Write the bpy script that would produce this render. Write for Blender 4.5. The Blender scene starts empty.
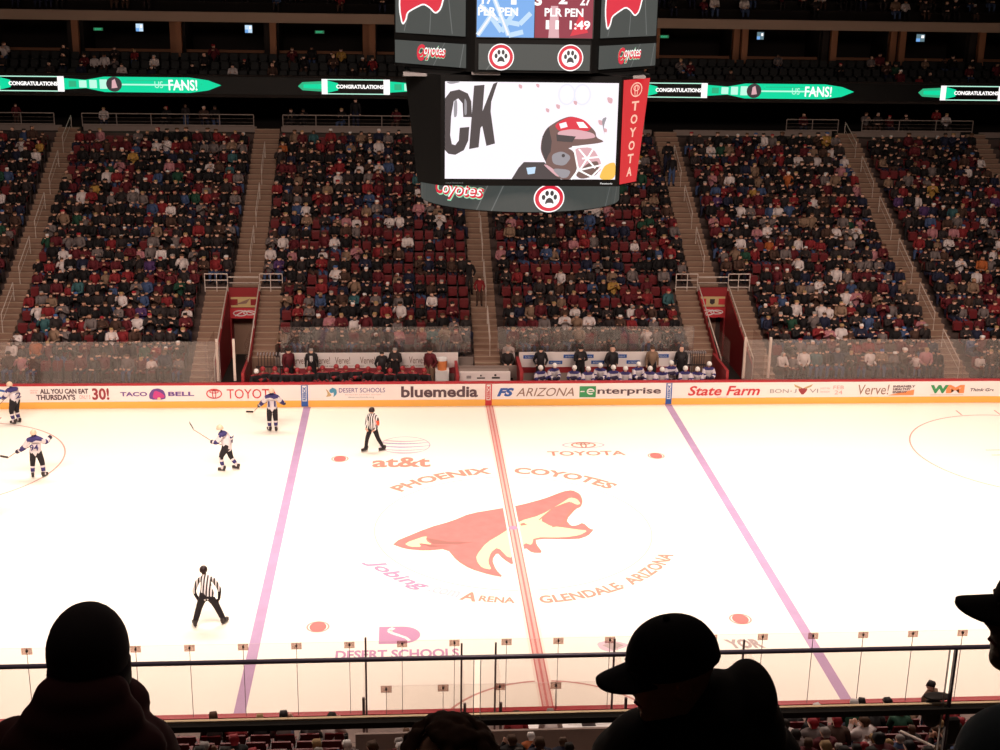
import bpy, bmesh, math, random
import numpy as np
from math import sin, cos, pi, radians, sqrt, atan2, hypot
from mathutils import Matrix, Vector
random.seed(7); RNG = random.Random(11)
C = bpy.context.scene.collection

# ------------------------------------------------------------------ camera, world, lights, exposure
CAM = np.array([-3.5568, -40.5516, 17.9393]); FL = 1314.85
RX = np.array([0.99745438, -0.06946846, 0.01609034]); UP = np.array([0.00515406, 0.29529283, 0.95539289]); FW = np.array([0.07112103, 0.95287789, -0.29489918])
cd = bpy.data.cameras.new('camera'); co = bpy.data.objects.new('camera', cd); C.objects.link(co)
cd.sensor_width = 36; cd.lens = FL*36/1000; cd.clip_end = 300; cd.clip_start = .05
m4 = Matrix.Identity(4)
for i in range(3):
    m4[i][0] = RX[i]; m4[i][1] = UP[i]; m4[i][2] = -FW[i]; m4[i][3] = CAM[i]
co.matrix_world = m4
bpy.context.scene.camera = co
def proj(P):
    d = np.array(P)-CAM; z = d@FW
    return 500+FL*(d@RX)/z, 375-FL*(d@UP)/z, z
w = bpy.data.worlds.new('arena_dark'); bpy.context.scene.world = w; w.use_nodes = True
w.node_tree.nodes['Background'].inputs[0].default_value = (.6, .35, .25, 1)
w.node_tree.nodes['Background'].inputs[1].default_value = .012
vs = bpy.context.scene.view_settings
vs.view_transform = 'Standard'; vs.look = 'None'; vs.gamma = 1; vs.use_curve_mapping = False
vs.exposure = 0.0
def area(name, loc, sx, sy, power, col, spread, rot=(0, 0, 0)):
    l = bpy.data.lights.new(name, 'AREA'); l.shape = 'RECTANGLE'; l.size = sx; l.size_y = sy; l.energy = power
    l.color = col; l.spread = radians(spread)
    o = bpy.data.objects.new(name, l); C.objects.link(o); o.location = loc; o.rotation_euler = rot
    return o
WARM = (1, .80, .69)
for _s in (-1, 1):
    area('rink_light_bank', (0, 16*_s, 27), 60, 7, 8000, WARM, 88, (radians(-38*_s), 0, 0))
area('house_light_bank', (0, 20, 30), 60, 8, 260, (1, .72, .56), 80)
area('near_house_light_bank', (0, -30, 27), 40, 8, 220, (1, .74, .6), 100)
area('ledge_fill_light', (-3, -35.5, 24), 12, 1, 95, (1, .8, .62), 34)  # unseen narrow fill lamp, added to brighten the ledge trim

ORDW = 'first second third fourth fifth sixth seventh eighth ninth tenth eleventh twelfth thirteenth fourteenth fifteenth sixteenth seventeenth eighteenth nineteenth twentieth'.split()
def ordw(n): return ORDW[n-1] if n <= 20 else ('twenty-'+ORDW[n-21] if n < 30 else 'thirty-'+ORDW[(n-31) % 20])

# ------------------------------------------------------------------ materials
def mat(name, col, rough=.7, metal=0, emit=0, noise=0, nscale=6, spec=.3):
    m = bpy.data.materials.new(name); m.use_nodes = True; nt = m.node_tree; b = nt.nodes['Principled BSDF']
    b.inputs['Base Color'].default_value = (*col, 1); b.inputs['Roughness'].default_value = rough
    b.inputs['Metallic'].default_value = metal; b.inputs['Specular IOR Level'].default_value = spec
    if emit:
        b.inputs['Emission Color'].default_value = (*col, 1); b.inputs['Emission Strength'].default_value = emit
        b.inputs['Base Color'].default_value = (.02, .02, .02, 1)
    if noise:
        t = nt.nodes.new('ShaderNodeTexCoord'); n = nt.nodes.new('ShaderNodeTexNoise'); n.inputs['Scale'].default_value = nscale
        n.inputs['Detail'].default_value = 5
        r = nt.nodes.new('ShaderNodeMix'); r.data_type = 'RGBA'
        r.inputs['A'].default_value = (*[c*(1-noise) for c in col], 1); r.inputs['B'].default_value = (*[min(1, c*(1+noise)) for c in col], 1)
        nt.links.new(t.outputs['Object'], n.inputs['Vector']); nt.links.new(n.outputs['Fac'], r.inputs['Factor'])
        nt.links.new(r.outputs['Result'], b.inputs['Base Color'])
    return m
def glass_mat(name, tint, haze, hazecol=(.8, .75, .7), gloss=.06):
    m = bpy.data.materials.new(name); m.use_nodes = True; nt = m.node_tree; nt.nodes.clear()
    o = nt.nodes.new('ShaderNodeOutputMaterial'); t = nt.nodes.new('ShaderNodeBsdfTransparent'); t.inputs[0].default_value = (*tint, 1)
    d = nt.nodes.new('ShaderNodeBsdfDiffuse'); d.inputs[0].default_value = (*hazecol, 1)
    g = nt.nodes.new('ShaderNodeBsdfGlossy'); g.inputs['Roughness'].default_value = .05
    a = nt.nodes.new('ShaderNodeMixShader'); a.inputs[0].default_value = haze
    b = nt.nodes.new('ShaderNodeMixShader'); b.inputs[0].default_value = gloss
    nt.links.new(t.outputs[0], a.inputs[1]); nt.links.new(d.outputs[0], a.inputs[2])
    nt.links.new(a.outputs[0], b.inputs[1]); nt.links.new(g.outputs[0], b.inputs[2]); nt.links.new(b.outputs[0], o.inputs[0])
    return m
M = {}
def D(k, *a, **kw): M[k] = mat(k, *a, **kw)
D('ice', (.93, .90, .80), .35, noise=.02, nscale=.4, spec=.25)
D('board_white', (.92, .82, .79), .4); D('kick_yellow', (.95, .48, .10), .5); D('cap_red', (.45, .03, .04), .4)
D('line_red', (.56, .17, .16), .5, noise=.12, nscale=3); D('line_pink', (.66, .40, .36), .5, noise=.06, nscale=3); D('line_cream', (.86, .76, .66), .5)
D('line_blue', (.44, .29, .47), .5, noise=.16, nscale=2); D('thin_red', (.62, .32, .28), .5); D('circle_pale', (.66, .48, .44), .5)
D('logo_red', (.56, .18, .17), .5, noise=.2, nscale=2.5); D('logo_edge', (.48, .19, .15), .5); D('logo_cream', (.86, .68, .42), .5); D('logo_dark', (.33, .14, .12), .5)
D('ice_text', (.56, .25, .19), .5); D('ice_purple', (.48, .24, .40), .5); D('ice_lilac', (.64, .48, .56), .5); D('ice_blue', (.42, .36, .55), .5); D('ice_grey', (.42, .33, .32), .5)
D('p_black', (.05, .035, .035), .6); D('p_dark', (.12, .07, .08), .6); D('p_red', (.62, .05, .06), .5); D('p_maroon', (.33, .05, .06), .5)
D('p_purple', (.16, .07, .28), .5); D('p_blue', (.04, .12, .42), .5); D('p_teal', (.08, .30, .45), .5); D('p_green', (.05, .30, .11), .5)
D('p_orange', (.85, .28, .10), .5); D('p_tan', (.55, .38, .2), .5); D('p_grey', (.35, .3, .3), .5); D('p_pink', (.7, .35, .33), .5); D('p_magenta', (.6, .06, .25), .5)
D('p_white', (.85, .82, .8), .5); D('p_cream', (.8, .6, .35), .5); D('p_brown', (.3, .17, .13), .5)
D('terrace', (.085, .055, .048), .85, noise=.25, nscale=2); D('step_tan', (.28, .17, .12), .85, noise=.12, nscale=3); D('step_nose', (.42, .30, .22), .8)
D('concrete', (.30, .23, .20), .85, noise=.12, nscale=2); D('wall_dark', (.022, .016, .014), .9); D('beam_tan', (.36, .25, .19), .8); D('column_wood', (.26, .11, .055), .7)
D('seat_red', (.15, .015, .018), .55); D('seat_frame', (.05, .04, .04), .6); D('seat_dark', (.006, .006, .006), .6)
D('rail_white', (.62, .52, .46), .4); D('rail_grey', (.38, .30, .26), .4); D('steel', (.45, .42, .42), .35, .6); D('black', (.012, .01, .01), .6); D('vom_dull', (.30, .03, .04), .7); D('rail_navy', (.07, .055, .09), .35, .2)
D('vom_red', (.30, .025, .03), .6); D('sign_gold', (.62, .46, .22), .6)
D('ledge_tan', (.9, .72, .5), .6); D('clip_grey', (.55, .42, .40), .6); D('post_dark', (.16, .11, .11), .5)
D('led_grey', (.055, .065, .062), .5, emit=1); D('led_greyline', (.14, .15, .145), .5, emit=1); D('led_white', (1, .97, .95), emit=1.15); D('led_bg', (1, .93, 1), emit=1.02)
D('led_red', (.75, .02, .05), emit=1); D('led_black', (.006, .006, .006), emit=1); D('led_green', (.0, .72, .36), emit=1); D('led_green2', (.03, .45, .22), emit=1); D('led_pale', (.55, 1, .8), emit=1); D('led_faint', (.86, .86, .97), emit=1)
D('led_toyota', (.68, .012, .022), emit=1); D('led_salmon', (1, .55, .42), emit=1); D('led_blue', (.18, .42, .85), emit=1); D('led_sky', (.55, .75, .95), emit=1); D('led_maroon', (.28, .02, .05), emit=1)
D('led_char', (.05, .04, .045), emit=1); D('led_mid', (.32, .3, .33), emit=1); D('led_brown', (.17, .09, .08), emit=1); D('led_pink', (.75, .42, .46), emit=1); D('led_yellow', (1, .55, .08), emit=1); D('led_lime', (.35, .8, .5), emit=1)
D('led_dim', (.12, .2, .24), emit=1); D('exit_green', (.02, .14, .06), emit=1); D('frame_black', (.004, .004, .004), .4)
M['rink_glass'] = glass_mat('rink_glass', (.97, .95, .93), .035, gloss=.02)
M['clip_plate'] = glass_mat('clip_plate', (.82, .70, .66), .25, (.8, .6, .55), .02)
M['far_glass'] = glass_mat('far_glass', (.80, .74, .72), .09, (.75, .62, .56), .05)
M['guard_glass'] = glass_mat('guard_glass', (.84, .80, .80), .03, gloss=.02)

# ------------------------------------------------------------------ mesh builder
_tc = {}
def text_geo(body, bold=0, shear=0):
    k = (body, bold, shear)
    if k in _tc: return _tc[k]
    cu = bpy.data.curves.new('t', 'FONT'); cu.body = body; cu.offset = bold; cu.shear = shear; cu.resolution_u = 3
    o = bpy.data.objects.new('t', cu); C.objects.link(o)
    dg = bpy.context.evaluated_depsgraph_get(); me = o.evaluated_get(dg).to_mesh()
    v = np.array([tuple(x.co) for x in me.vertices]).reshape(-1, 3); f = [tuple(p.vertices) for p in me.polygons]
    o.evaluated_get(dg).to_mesh_clear(); bpy.data.objects.remove(o); bpy.data.curves.remove(cu)
    lo = v.min(0); hi = v.max(0); v = (v-lo)/np.maximum(hi-lo, 1e-6)
    _tc[k] = (v[:, :2], f); return _tc[k]
class MB:
    def __init__(s, T=None): s.v = []; s.f = []; s.mi = []; s.mats = []; s.T = T
    def add(s, vs, fs, m, T=None):
        T = T or s.T
        if T: vs = [T(*p) for p in vs]
        n = len(s.v); s.v += [tuple(p) for p in vs]
        if m not in s.mats: s.mats.append(m)
        k = s.mats.index(m)
        for f in fs: s.f.append(tuple(i+n for i in f)); s.mi.append(k)
        return s
    def box(s, x0, x1, y0, y1, z0, z1, m):
        return s.add([(x0, y0, z0), (x1, y0, z0), (x1, y1, z0), (x0, y1, z0), (x0, y0, z1), (x1, y0, z1), (x1, y1, z1), (x0, y1, z1)],
                     [(3, 2, 1, 0), (4, 5, 6, 7), (0, 1, 5, 4), (1, 2, 6, 5), (2, 3, 7, 6), (3, 0, 4, 7)], m)
    def tube(s, pts, r, m, n=8):
        pts = [Vector(p) for p in pts]; rs = r if isinstance(r, (list, tuple)) else [r]*len(pts)
        vs = []; fs = []
        for i, p in enumerate(pts):
            d = (pts[min(i+1, len(pts)-1)]-pts[max(i-1, 0)]).normalized()
            a = d.cross(Vector((0, 0, 1)) if abs(d.z) < .9 else Vector((1, 0, 0))).normalized(); b = d.cross(a)
            for k in range(n): t = 2*pi*k/n; vs.append(tuple(p+rs[i]*(a*cos(t)+b*sin(t))))
        for i in range(len(pts)-1):
            for k in range(n): fs.append((i*n+k, i*n+(k+1) % n, (i+1)*n+(k+1) % n, (i+1)*n+k))
        fs.append(tuple(range(n))[::-1]); fs.append(tuple((len(pts)-1)*n+k for k in range(n)))
        return s.add(vs, fs, m)
    def ell(s, c, r, m, nu=12, nv=8, zmin=-1, R=None):
        vs = []; fs = []
        for j in range(nv+1):
            ph = -pi/2+pi*j/nv; ph = max(ph, math.asin(zmin)) if zmin > -1 else ph
            for i in range(nu):
                t = 2*pi*i/nu; p = Vector((r[0]*cos(ph)*cos(t), r[1]*cos(ph)*sin(t), r[2]*sin(ph)))
                if R: p = R @ p
                vs.append((c[0]+p.x, c[1]+p.y, c[2]+p.z))
        for j in range(nv):
            for i in range(nu): fs.append((j*nu+i, j*nu+(i+1) % nu, (j+1)*nu+(i+1) % nu, (j+1)*nu+i))
        return s.add(vs, fs, m)
    # flat work: a,b in the plane, c = layer
    def poly(s, pts, m, c=0): return s.add([(p[0], p[1], c) for p in pts], [tuple(range(len(pts)))], m)
    def rect(s, a0, a1, b0, b1, m, c=0): return s.poly([(a0, b0), (a1, b0), (a1, b1), (a0, b1)], m, c)
    def disc(s, ca, cb, ra, rb, m, c=0, n=36): return s.poly([(ca+ra*cos(2*pi*i/n), cb+rb*sin(2*pi*i/n)) for i in range(n)], m, c)
    def ring(s, ca, cb, ra, rb, wd, m, c=0, n=72, t0=0, t1=2*pi, wb=None):
        wb = wd if wb is None else wb; vs = []
        for i in range(n+1):
            t = t0+(t1-t0)*i/n; vs += [(ca+ra*cos(t), cb+rb*sin(t), c), (ca+(ra-wd)*cos(t), cb+(rb-wb)*sin(t), c)]
        return s.add(vs, [(2*i, 2*i+2, 2*i+3, 2*i+1) for i in range(n)], m)
    def line(s, pts, wd, m, c=0):
        for (x0, y0), (x1, y1) in zip(pts, pts[1:]):
            L = hypot(x1-x0, y1-y0) or 1; nx, ny = -(y1-y0)/L*wd/2, (x1-x0)/L*wd/2
            s.poly([(x0-nx, y0-ny), (x1-nx, y1-ny), (x1+nx, y1+ny), (x0+nx, y0+ny)], m, c)
        return s
    def text(s, body, a0, a1, b0, b1, m, c=0, bold=.0, shear=0):
        v, f = text_geo(body, bold, shear)
        return s.add([(a0+(a1-a0)*p[0], b0+(b1-b0)*p[1], c) for p in v], f, m)
    def arctext(s, body, r, h, t0, t1, m, c=0, bold=0, flip=False, shear=0, ca=0, cb=0):
        v, f = text_geo(body, bold, shear); out = []
        for p in v:
            t = t0+(t1-t0)*p[0]; rr = r-h*p[1] if flip else r+h*p[1]
            out.append((ca+rr*cos(t), cb+rr*sin(t), c))
        return s.add(out, f, m)
    def build(s, name, parent=None, smooth=False, label=None, cat=None, group=None, kind=None, bevel=0):
        me = bpy.data.meshes.new(name); me.from_pydata(s.v, [], s.f)
        for k in s.mats: me.materials.append(M[k] if isinstance(k, str) else k)
        me.polygons.foreach_set('material_index', s.mi)
        if smooth: me.polygons.foreach_set('use_smooth', [True]*len(s.f))
        me.update()
        o = bpy.data.objects.new(name, me); C.objects.link(o)
        if bevel: b = o.modifiers.new('b', 'BEVEL'); b.width = bevel; b.segments = 2
        if parent: o.parent = parent
        return tag(o, label, cat, group, kind)
def tag(o, label=None, cat=None, group=None, kind=None):
    if label: o['label'] = label
    if cat: o['category'] = cat
    if group: o['group'] = group
    if kind: o['kind'] = kind
    return o
def empty(name, loc=(0, 0, 0), rz=0, label=None, cat=None, group=None, kind=None):
    o = bpy.data.objects.new(name, None); C.objects.link(o); o.location = loc; o.rotation_euler = (0, 0, rz); o.empty_display_size = .2
    return tag(o, label, cat, group, kind)
def kids(o): return [c for c in C.objects if c.parent == o]
def copy_tree(o, parent=None, ch=None):
    c = o.copy(); C.objects.link(c); c.parent = parent
    for k in (ch if ch is not None else kids(o)): copy_tree(k, c)
    return c

# ------------------------------------------------------------------ the ice and its paint
ICE = lambda a, b, c: (a, b, c)
HL, HW, CR = 30.5, 12.95, 8.5
def rink_outline(off=0, n=14):
    pts = []
    for sx, sy, a0 in ((1, 1, 0), (-1, 1, pi/2), (-1, -1, pi), (1, -1, 1.5*pi)):
        cx, cy = sx*(HL-CR), sy*(HW-CR)
        for i in range(n+1):
            t = a0+pi/2*i/n; pts.append((cx+(CR+off)*cos(t), cy+(CR+off)*sin(t)))
    return pts
b = MB(); o_ = rink_outline(.0); n_ = len(o_)
b.add([(x, y, 0) for x, y in o_]+[(x, y, -.1) for x, y in o_], [tuple(range(n_))]+[(i, (i+1) % n_, n_+(i+1) % n_, n_+i)[::-1] for i in range(n_)], 'ice')
floor = b.build('floor', kind='structure')
ft = .3048
def paint(name, fn, label=None):
    b = MB(); fn(b); return b.build(name, floor, label=label)
paint('blue_line', lambda b: b.rect(-25.5*ft-.15, -25.5*ft+.15, -HW, HW, 'line_blue', .003), 'left blue line across the ice')
paint('blue_line', lambda b: b.rect(25.5*ft-.15, 25.5*ft+.15, -HW, HW, 'line_blue', .003), 'right blue line across the ice')
def cl(b):
    b.rect(-.22, .22, -HW, HW, 'line_cream', .010)
    b.rect(-.15, .15, -HW, HW, 'line_pink', .012)
    for x in (-.15, .11): b.rect(x, x+.04, -HW, HW, 'line_red', .014)
    b.rect(-.03, .03, -HW, HW, 'line_red', .014)
paint('centre_line', cl, 'red centre line')
paint('centre_circle', lambda b: b.ring(0, 0, 4.66, 4.66, .045, 'circle_pale', .003, n=120))
paint('centre_spot', lambda b: b.disc(0, 0, .15, .15, 'ice_purple', .016))
paint('referee_crease', lambda b: b.ring(0, -HW, 3.05, 3.05, .07, 'thin_red', .003, t0=0, t1=pi))
for sx in (-1, 1):
    for sy in (-1, 1):
        def dot(b, sx=sx, sy=sy):
            b.ring(sx*20*ft, sy*22*ft, .33, .33, .05, 'thin_red', .003, n=30)
            b.disc(sx*20*ft, sy*22*ft, .24, .30, 'line_red', .003)
        paint('faceoff_spot', dot)
        def circ(b, sx=sx, sy=sy):
            b.ring(sx*69*ft, sy*22*ft, 4.57, 4.57, .06, 'thin_red', .003, n=100)
            b.disc(sx*69*ft, sy*22*ft, .3, .3, 'line_red', .003)
            for e in (-1, 1):
                for q in (-1, 1):
                    x0 = sx*69*ft+e*.55; y0 = sy*22*ft+q*.28
                    b.rect(min(x0, x0+e*1.1), max(x0, x0+e*1.1), y0-.03, y0+.03, 'thin_red', .003)
                    b.rect(x0-.03, x0+.03, min(y0, y0+q*.9), max(y0, y0+q*.9), 'thin_red', .003)
                b.rect(sx*69*ft+e*.85-.03, sx*69*ft+e*.85+.03, sy*22*ft+4.57, sy*22*ft+5.17, 'thin_red', .003)
                b.rect(sx*69*ft+e*.85-.03, sx*69*ft+e*.85+.03, sy*22*ft-5.17, sy*22*ft-4.57, 'thin_red', .003)
        paint('faceoff_circle', circ)
    paint('goal_line', lambda b, sx=sx: b.rect(sx*89*ft-.03, sx*89*ft+.03, -HW+.7, HW-.7, 'thin_red', .003))
def smooth_poly(pts, it=1):
    for _ in range(it):
        out = []
        for i in range(len(pts)):
            p, q = pts[i], pts[(i+1) % len(pts)]
            out += [(p[0]*.8+q[0]*.2, p[1]*.8+q[1]*.2), (p[0]*.2+q[0]*.8, p[1]*.2+q[1]*.8)]
        pts = out
    return pts
OUT = [(-4.11, -1.1), (-2.82, .15), (-2.03, .66), (-1.39, 1.29), (-.33, 1.69), (.43, 1.98), (1.34, 2.55), (2.05, 3.18), (2.4, 3.31), (2.64, 2.93), (2.66, 2.28), (2.52, 1.74), (2.32, 1.57), (1.86, .62), (1.97, .11), (2.18, .15), (2.41, .39), (2.58, -.16), (2.71, -.2), (2.44, -.72), (2.04, -.99), (.68, -.9), (.65, -1.3), (.81, -2.0), (.45, -1.98), (.26, -1.56), (-.02, -2.19), (-.23, -2.89), (-.51, -2.4), (-.67, -1.91), (-.87, -2.46), (-.79, -3.19), (-.59, -3.73), (-1.0, -3.54), (-1.6, -3.09), (-1.98, -2.5), (-2.27, -1.58), (-2.98, -1.71), (-3.63, -1.54)]
EAR = [(-3.66, -1.11), (-2.9, -.5), (-2.94, -.94), (-2.72, -1.26), (-3.2, -1.09), (-3.08, -1.4), (-3.46, -1.39)]
JAW = [(-1.36, -2.15), (-.98, -1.16), (-.37, -.39), (.28, .59), (1.01, 1.04), (1.89, 2.12), (2.24, 2.61), (2.47, 2.47), (2.55, 2.01), (2.4, 1.92), (2.19, 2.25), (1.36, 1.07), (1.14, .65), (1.33, .13), (1.78, -.05), (2.16, -.2), (2.49, -.3), (2.17, -.66), (1.65, -.82), (.62, -.78), (.5, -1.4), (.28, -1.2), (-.08, -2.0), (-.32, -2.4), (-.62, -1.5), (-.87, -1.9), (-1.01, -2.61), (-.92, -3.19), (-1.22, -3.03), (-1.35, -2.59)]
MOU = [(.94, .65), (1.52, 1.64), (1.96, 2.03), (2.19, 2.2), (2.3, 1.92), (1.86, .62), (1.6, .13), (1.32, .05)]
def coy(b):
    b.poly(smooth_poly(OUT), 'logo_edge', .004)
    cx = sum(p[0] for p in OUT)/len(OUT); cy = sum(p[1] for p in OUT)/len(OUT)
    area2 = sum(OUT[i][0]*OUT[(i+1) % len(OUT)][1]-OUT[(i+1) % len(OUT)][0]*OUT[i][1] for i in range(len(OUT)))
    sg = 1 if area2 > 0 else -1; ins = []
    for i, p in enumerate(OUT):
        a, q = OUT[i-1], OUT[(i+1) % len(OUT)]
        t = Vector((q[0]-a[0], q[1]-a[1])).normalized(); ins.append((p[0]-sg*t.y*.055, p[1]+sg*t.x*.055))
    b.poly(smooth_poly(ins), 'logo_red', .005)
    b.poly(smooth_poly(EAR), 'logo_cream', .006); b.poly(smooth_poly(JAW), 'logo_cream', .006)
    b.poly([(-2.94, -.7), (-2.72, -1.2), (-1.9, -1.25), (-1.4, -1.1), (-2.2, -1.02)], 'logo_dark', .007)
    b.poly([(-3.1, -1.15), (-2.6, -1.3), (-2.1, -1.35), (-2.8, -1.45)], 'logo_dark', .007)
    b.poly(smooth_poly(MOU), 'logo_red', .007); b.line(MOU[4:], .06, 'logo_edge', .008); b.line(MOU[:4], .06, 'logo_edge', .008)
    b.poly([(.26, .34), (.4, .42), (.5, .25), (.28, .17)], 'logo_edge', .008)
paint('wolf_head_emblem', coy, 'large red and cream howling animal head emblem at centre ice')
R1 = radians
def ct(b):
    b.arctext('PHOENIX', 4.98, .64, R1(138.5), R1(94.5), 'ice_text', .004, bold=.04)
    b.arctext('COYOTES', 4.98, .64, R1(85), R1(42), 'ice_text', .004, bold=.04)
    b.arctext('Jobing', 5.62, .66, R1(-153), R1(-124), 'ice_purple', .004, flip=True, shear=.3, bold=.03)
    b.arctext('.com', 5.45, .42, R1(-123), R1(-112.5), 'ice_lilac', .004, flip=True, bold=.02)
    b.arctext('A', 5.55, .58, R1(-111.5), R1(-106.2), 'ice_text', .004, flip=True, bold=.03)
    b.arctext('RENA', 5.48, .38, R1(-105.5), R1(-94), 'ice_text', .004, flip=True, bold=.03)
    b.arctext('GLENDALE', 5.52, .5, R1(-86), R1(-56.5), 'ice_text', .004, flip=True, bold=.035)
    b.disc(2.98, -4.45, .06, .06, 'ice_text', .004, n=10)
    b.arctext('ARIZONA', 5.52, .5, R1(-53), R1(-24.5), 'ice_text', .004, flip=True, bold=.035)
paint('circle_lettering', ct)
def att(b):
    b.text('at&t', -4.86, -2.66, 5.75, 6.8, 'ice_text', .004, bold=.03)
    b.ring(-3.62, 8.15, 1.0, .98, .05, 'ice_lilac', .004)
    for k, (yy, hw, cl_) in enumerate(((8.72, .78, 'ice_lilac'), (8.45, .92, 'ice_blue'), (8.08, .98, 'ice_blue'), (7.72, .9, 'ice_lilac'), (7.45, .68, 'ice_lilac'))):
        pts = [(-3.62+hw*u, yy-.16*(1-u*u)) for u in np.linspace(-1, 1, 15)]
        for j in range(14):
            wd = .15*(1-.75*abs(j-5)/9); b.line(pts[j:j+2], max(wd, .03), cl_, .005)
paint('round_striped_ice_advert', att)
def toy_emb(b, cx, cy, w_, h_, m, c, t=.05):
    b.ring(cx, cy, w_/2, h_/2, t*w_, m, c, n=40, wb=t*w_); b.ring(cx, cy+h_*.2, w_*.30, h_*.17, t*w_*.8, m, c, n=30, wb=t*w_*.8); b.ring(cx, cy-h_*.06, w_*.13, h_*.44, t*w_*.8, m, c, n=30, wb=t*w_*.8)
def toy(b):
    b.text('TOYOTA', 1.9, 4.94, 6.8, 7.3, 'ice_text', .004, bold=.025)
    toy_emb(b, 3.42, 7.98, 1.0, .66, 'ice_text', .004, .08)
    b.ring(3.42, 7.98, .85, .35, .08, 'ice_lilac', .003)
paint('far_ice_advert', toy, 'small red oval emblem and wording at far right ice')
def ds(b, x0=-5.5, m='ice_purple'):
    b.text('DESERT SCHOOLS', -5.52, -2.15, -8.6, -8.1, m, .004, bold=.035)
    b.poly([(-4.36, -7.78)]+[(-3.72+.52*cos(t), -7.28+.5*sin(t)) for t in np.linspace(-pi/2, pi/2, 16)]+[(-4.36, -6.78)], m, .004)
    sw = [(-3.95, -6.86), (-4.08, -7.0), (-4.02, -7.14), (-3.8, -7.3), (-3.6, -7.45), (-3.5, -7.62)]
    for j in range(5): b.line(sw[j:j+2], .14-.012*j, 'ice', .005)
paint('near_left_ice_advert', ds, 'lilac ice advert with letter emblem')
def nr(b):
    b.poly(smooth_poly([(1.7, -7.95), (2.1, -7.8), (2.5, -8.0), (2.62, -8.1), (2.35, -8.3), (2.0, -8.48), (1.75, -8.3)]), 'ice_lilac', .003)
    b.poly([(1.85, -8.1), (2.2, -7.9), (2.45, -8.12), (2.1, -8.38)], 'ice_grey', .004); b.poly([(2.45, -8.48), (2.62, -8.1), (2.72, -8.45)], 'ice_grey', .004)
    b.text('V', 2.75, 3.15, -8.48, -7.9, 'ice_grey', .004, bold=.04, shear=-.3)
    b.text('YOR', 5.3, 6.4, -8.42, -7.9, 'ice_grey', .004, bold=.05, shear=-.3)
paint('near_right_ice_advert', nr, 'grey ice advert half hidden behind the man in the cap')

# ------------------------------------------------------------------ boards around the rink
b = MB(); oi = rink_outline(0); oo = rink_outline(.16)
def band(z0, z1, off, m, offo=None):
    p = rink_outline(off); q = rink_outline(offo if offo is not None else off+.01); n = len(p)
    v = [(x, y, z0) for x, y in p]+[(x, y, z1) for x, y in p]+[(x, y, z1) for x, y in q]+[(x, y, z0) for x, y in q]
    f = []
    for i in range(n):
        j = (i+1) % n; f += [(j, i, n+i, n+j), (n+i, 2*n+i, 2*n+j, n+j), (2*n+i, 3*n+i, 3*n+j, 2*n+j)]
    return MB().add(v, f, m)
wl = band(0, 1.0, 0, 'board_white', .14).build('wall_dasher_boards', kind='structure')
band(1.0, 1.07, -.02, 'cap_red', .16).build('cap_rail', wl); band(0.0, .29, -.012, 'kick_yellow', 0).build('kick_plate', wl, label='orange kick plate')
FB = lambda a, b_, c: (a, HW-.004-c, b_)
def advert(name, fn, label=None):
    b = MB(FB); fn(b); return b.build(name, wl, label=label)
Z0, Z1 = .34, .94
advert('board_advert', lambda b: (b.text('ALL YOU CAN EAT', -18.83, -16.85, .66, .88, 'p_dark', .01, bold=.04), b.text("THURSDAY'S", -19.0, -17.4, .39, .63, 'p_dark', .01, bold=.04),
    b.text("ONLY $", -17.23, -16.78, .40, .60, 'p_pink', .01), b.text('30!', -16.7, -16.0, .38, .90, 'p_maroon', .01, bold=.03), b.text('PREMIUM', -19.23, -18.9, .78, .84, 'p_pink', .01), b.text('SEATS', -19.23, -18.95, .68, .74, 'p_pink', .01)), 'dark board advert with a large red number 30')
advert('board_advert', lambda b: (b.ring(-20.75, .66, .66, .24, .1, 'p_blue', .01),), 'blue oval board advert at left edge')
def tb(b):
    b.text('TACO', -15.54, -14.43, .53, .72, 'p_purple', .01, bold=.03); b.text('BELL', -13.56, -12.48, .53, .72, 'p_purple', .01, bold=.03)
    cx = -14.0
    b.poly(smooth_poly([(cx-.34, .38), (cx-.36, .62), (cx-.2, .84), (cx+.05, .88), (cx+.26, .78), (cx+.34, .56), (cx+.3, .38)]), 'p_purple', .01)
    b.poly(smooth_poly([(cx-.12, .80), (cx+.2, .66), (cx+.32, .48), (cx-.05, .40), (cx-.22, .46)]), 'p_magenta', .014); b.disc(cx+.05, .42, .07, .06, 'p_cream', .018, n=16)
advert('board_advert', tb, 'purple board advert with a bell emblem')
advert('board_advert', lambda b: (toy_emb(b, -11.65, .62, .66, .44, 'p_red', .01, .07), b.text('TOYOTA', -11.12, -9.0, .40, .82, 'p_red', .01, bold=.0)), 'red board advert with an oval emblem')
def vbox(x0, x1, m, lbl):
    def f(b):
        b.rect(x0, x1, .02, .98, m, .01); b.rect(x0+.05, x1-.05, .26, .96, 'p_white', .013)
        T = lambda a, b_, c: FB((x0+x1)/2-(b_-.5)*(x1-x0-.14), .30+a*.62, c)
        v, fc = text_geo('REEBOK', .04, 0); b.add([(p[0], p[1], .016) for p in v], fc, m, T=T)
    advert('line_marker_panel', f, lbl)
vbox(-8.01, -7.72, 'p_blue', 'left blue line marker on the boards'); vbox(7.65, 7.91, 'p_blue', 'right blue line marker on the boards'); vbox(-.18, .1, 'p_red', 'red centre line marker on the boards')
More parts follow.
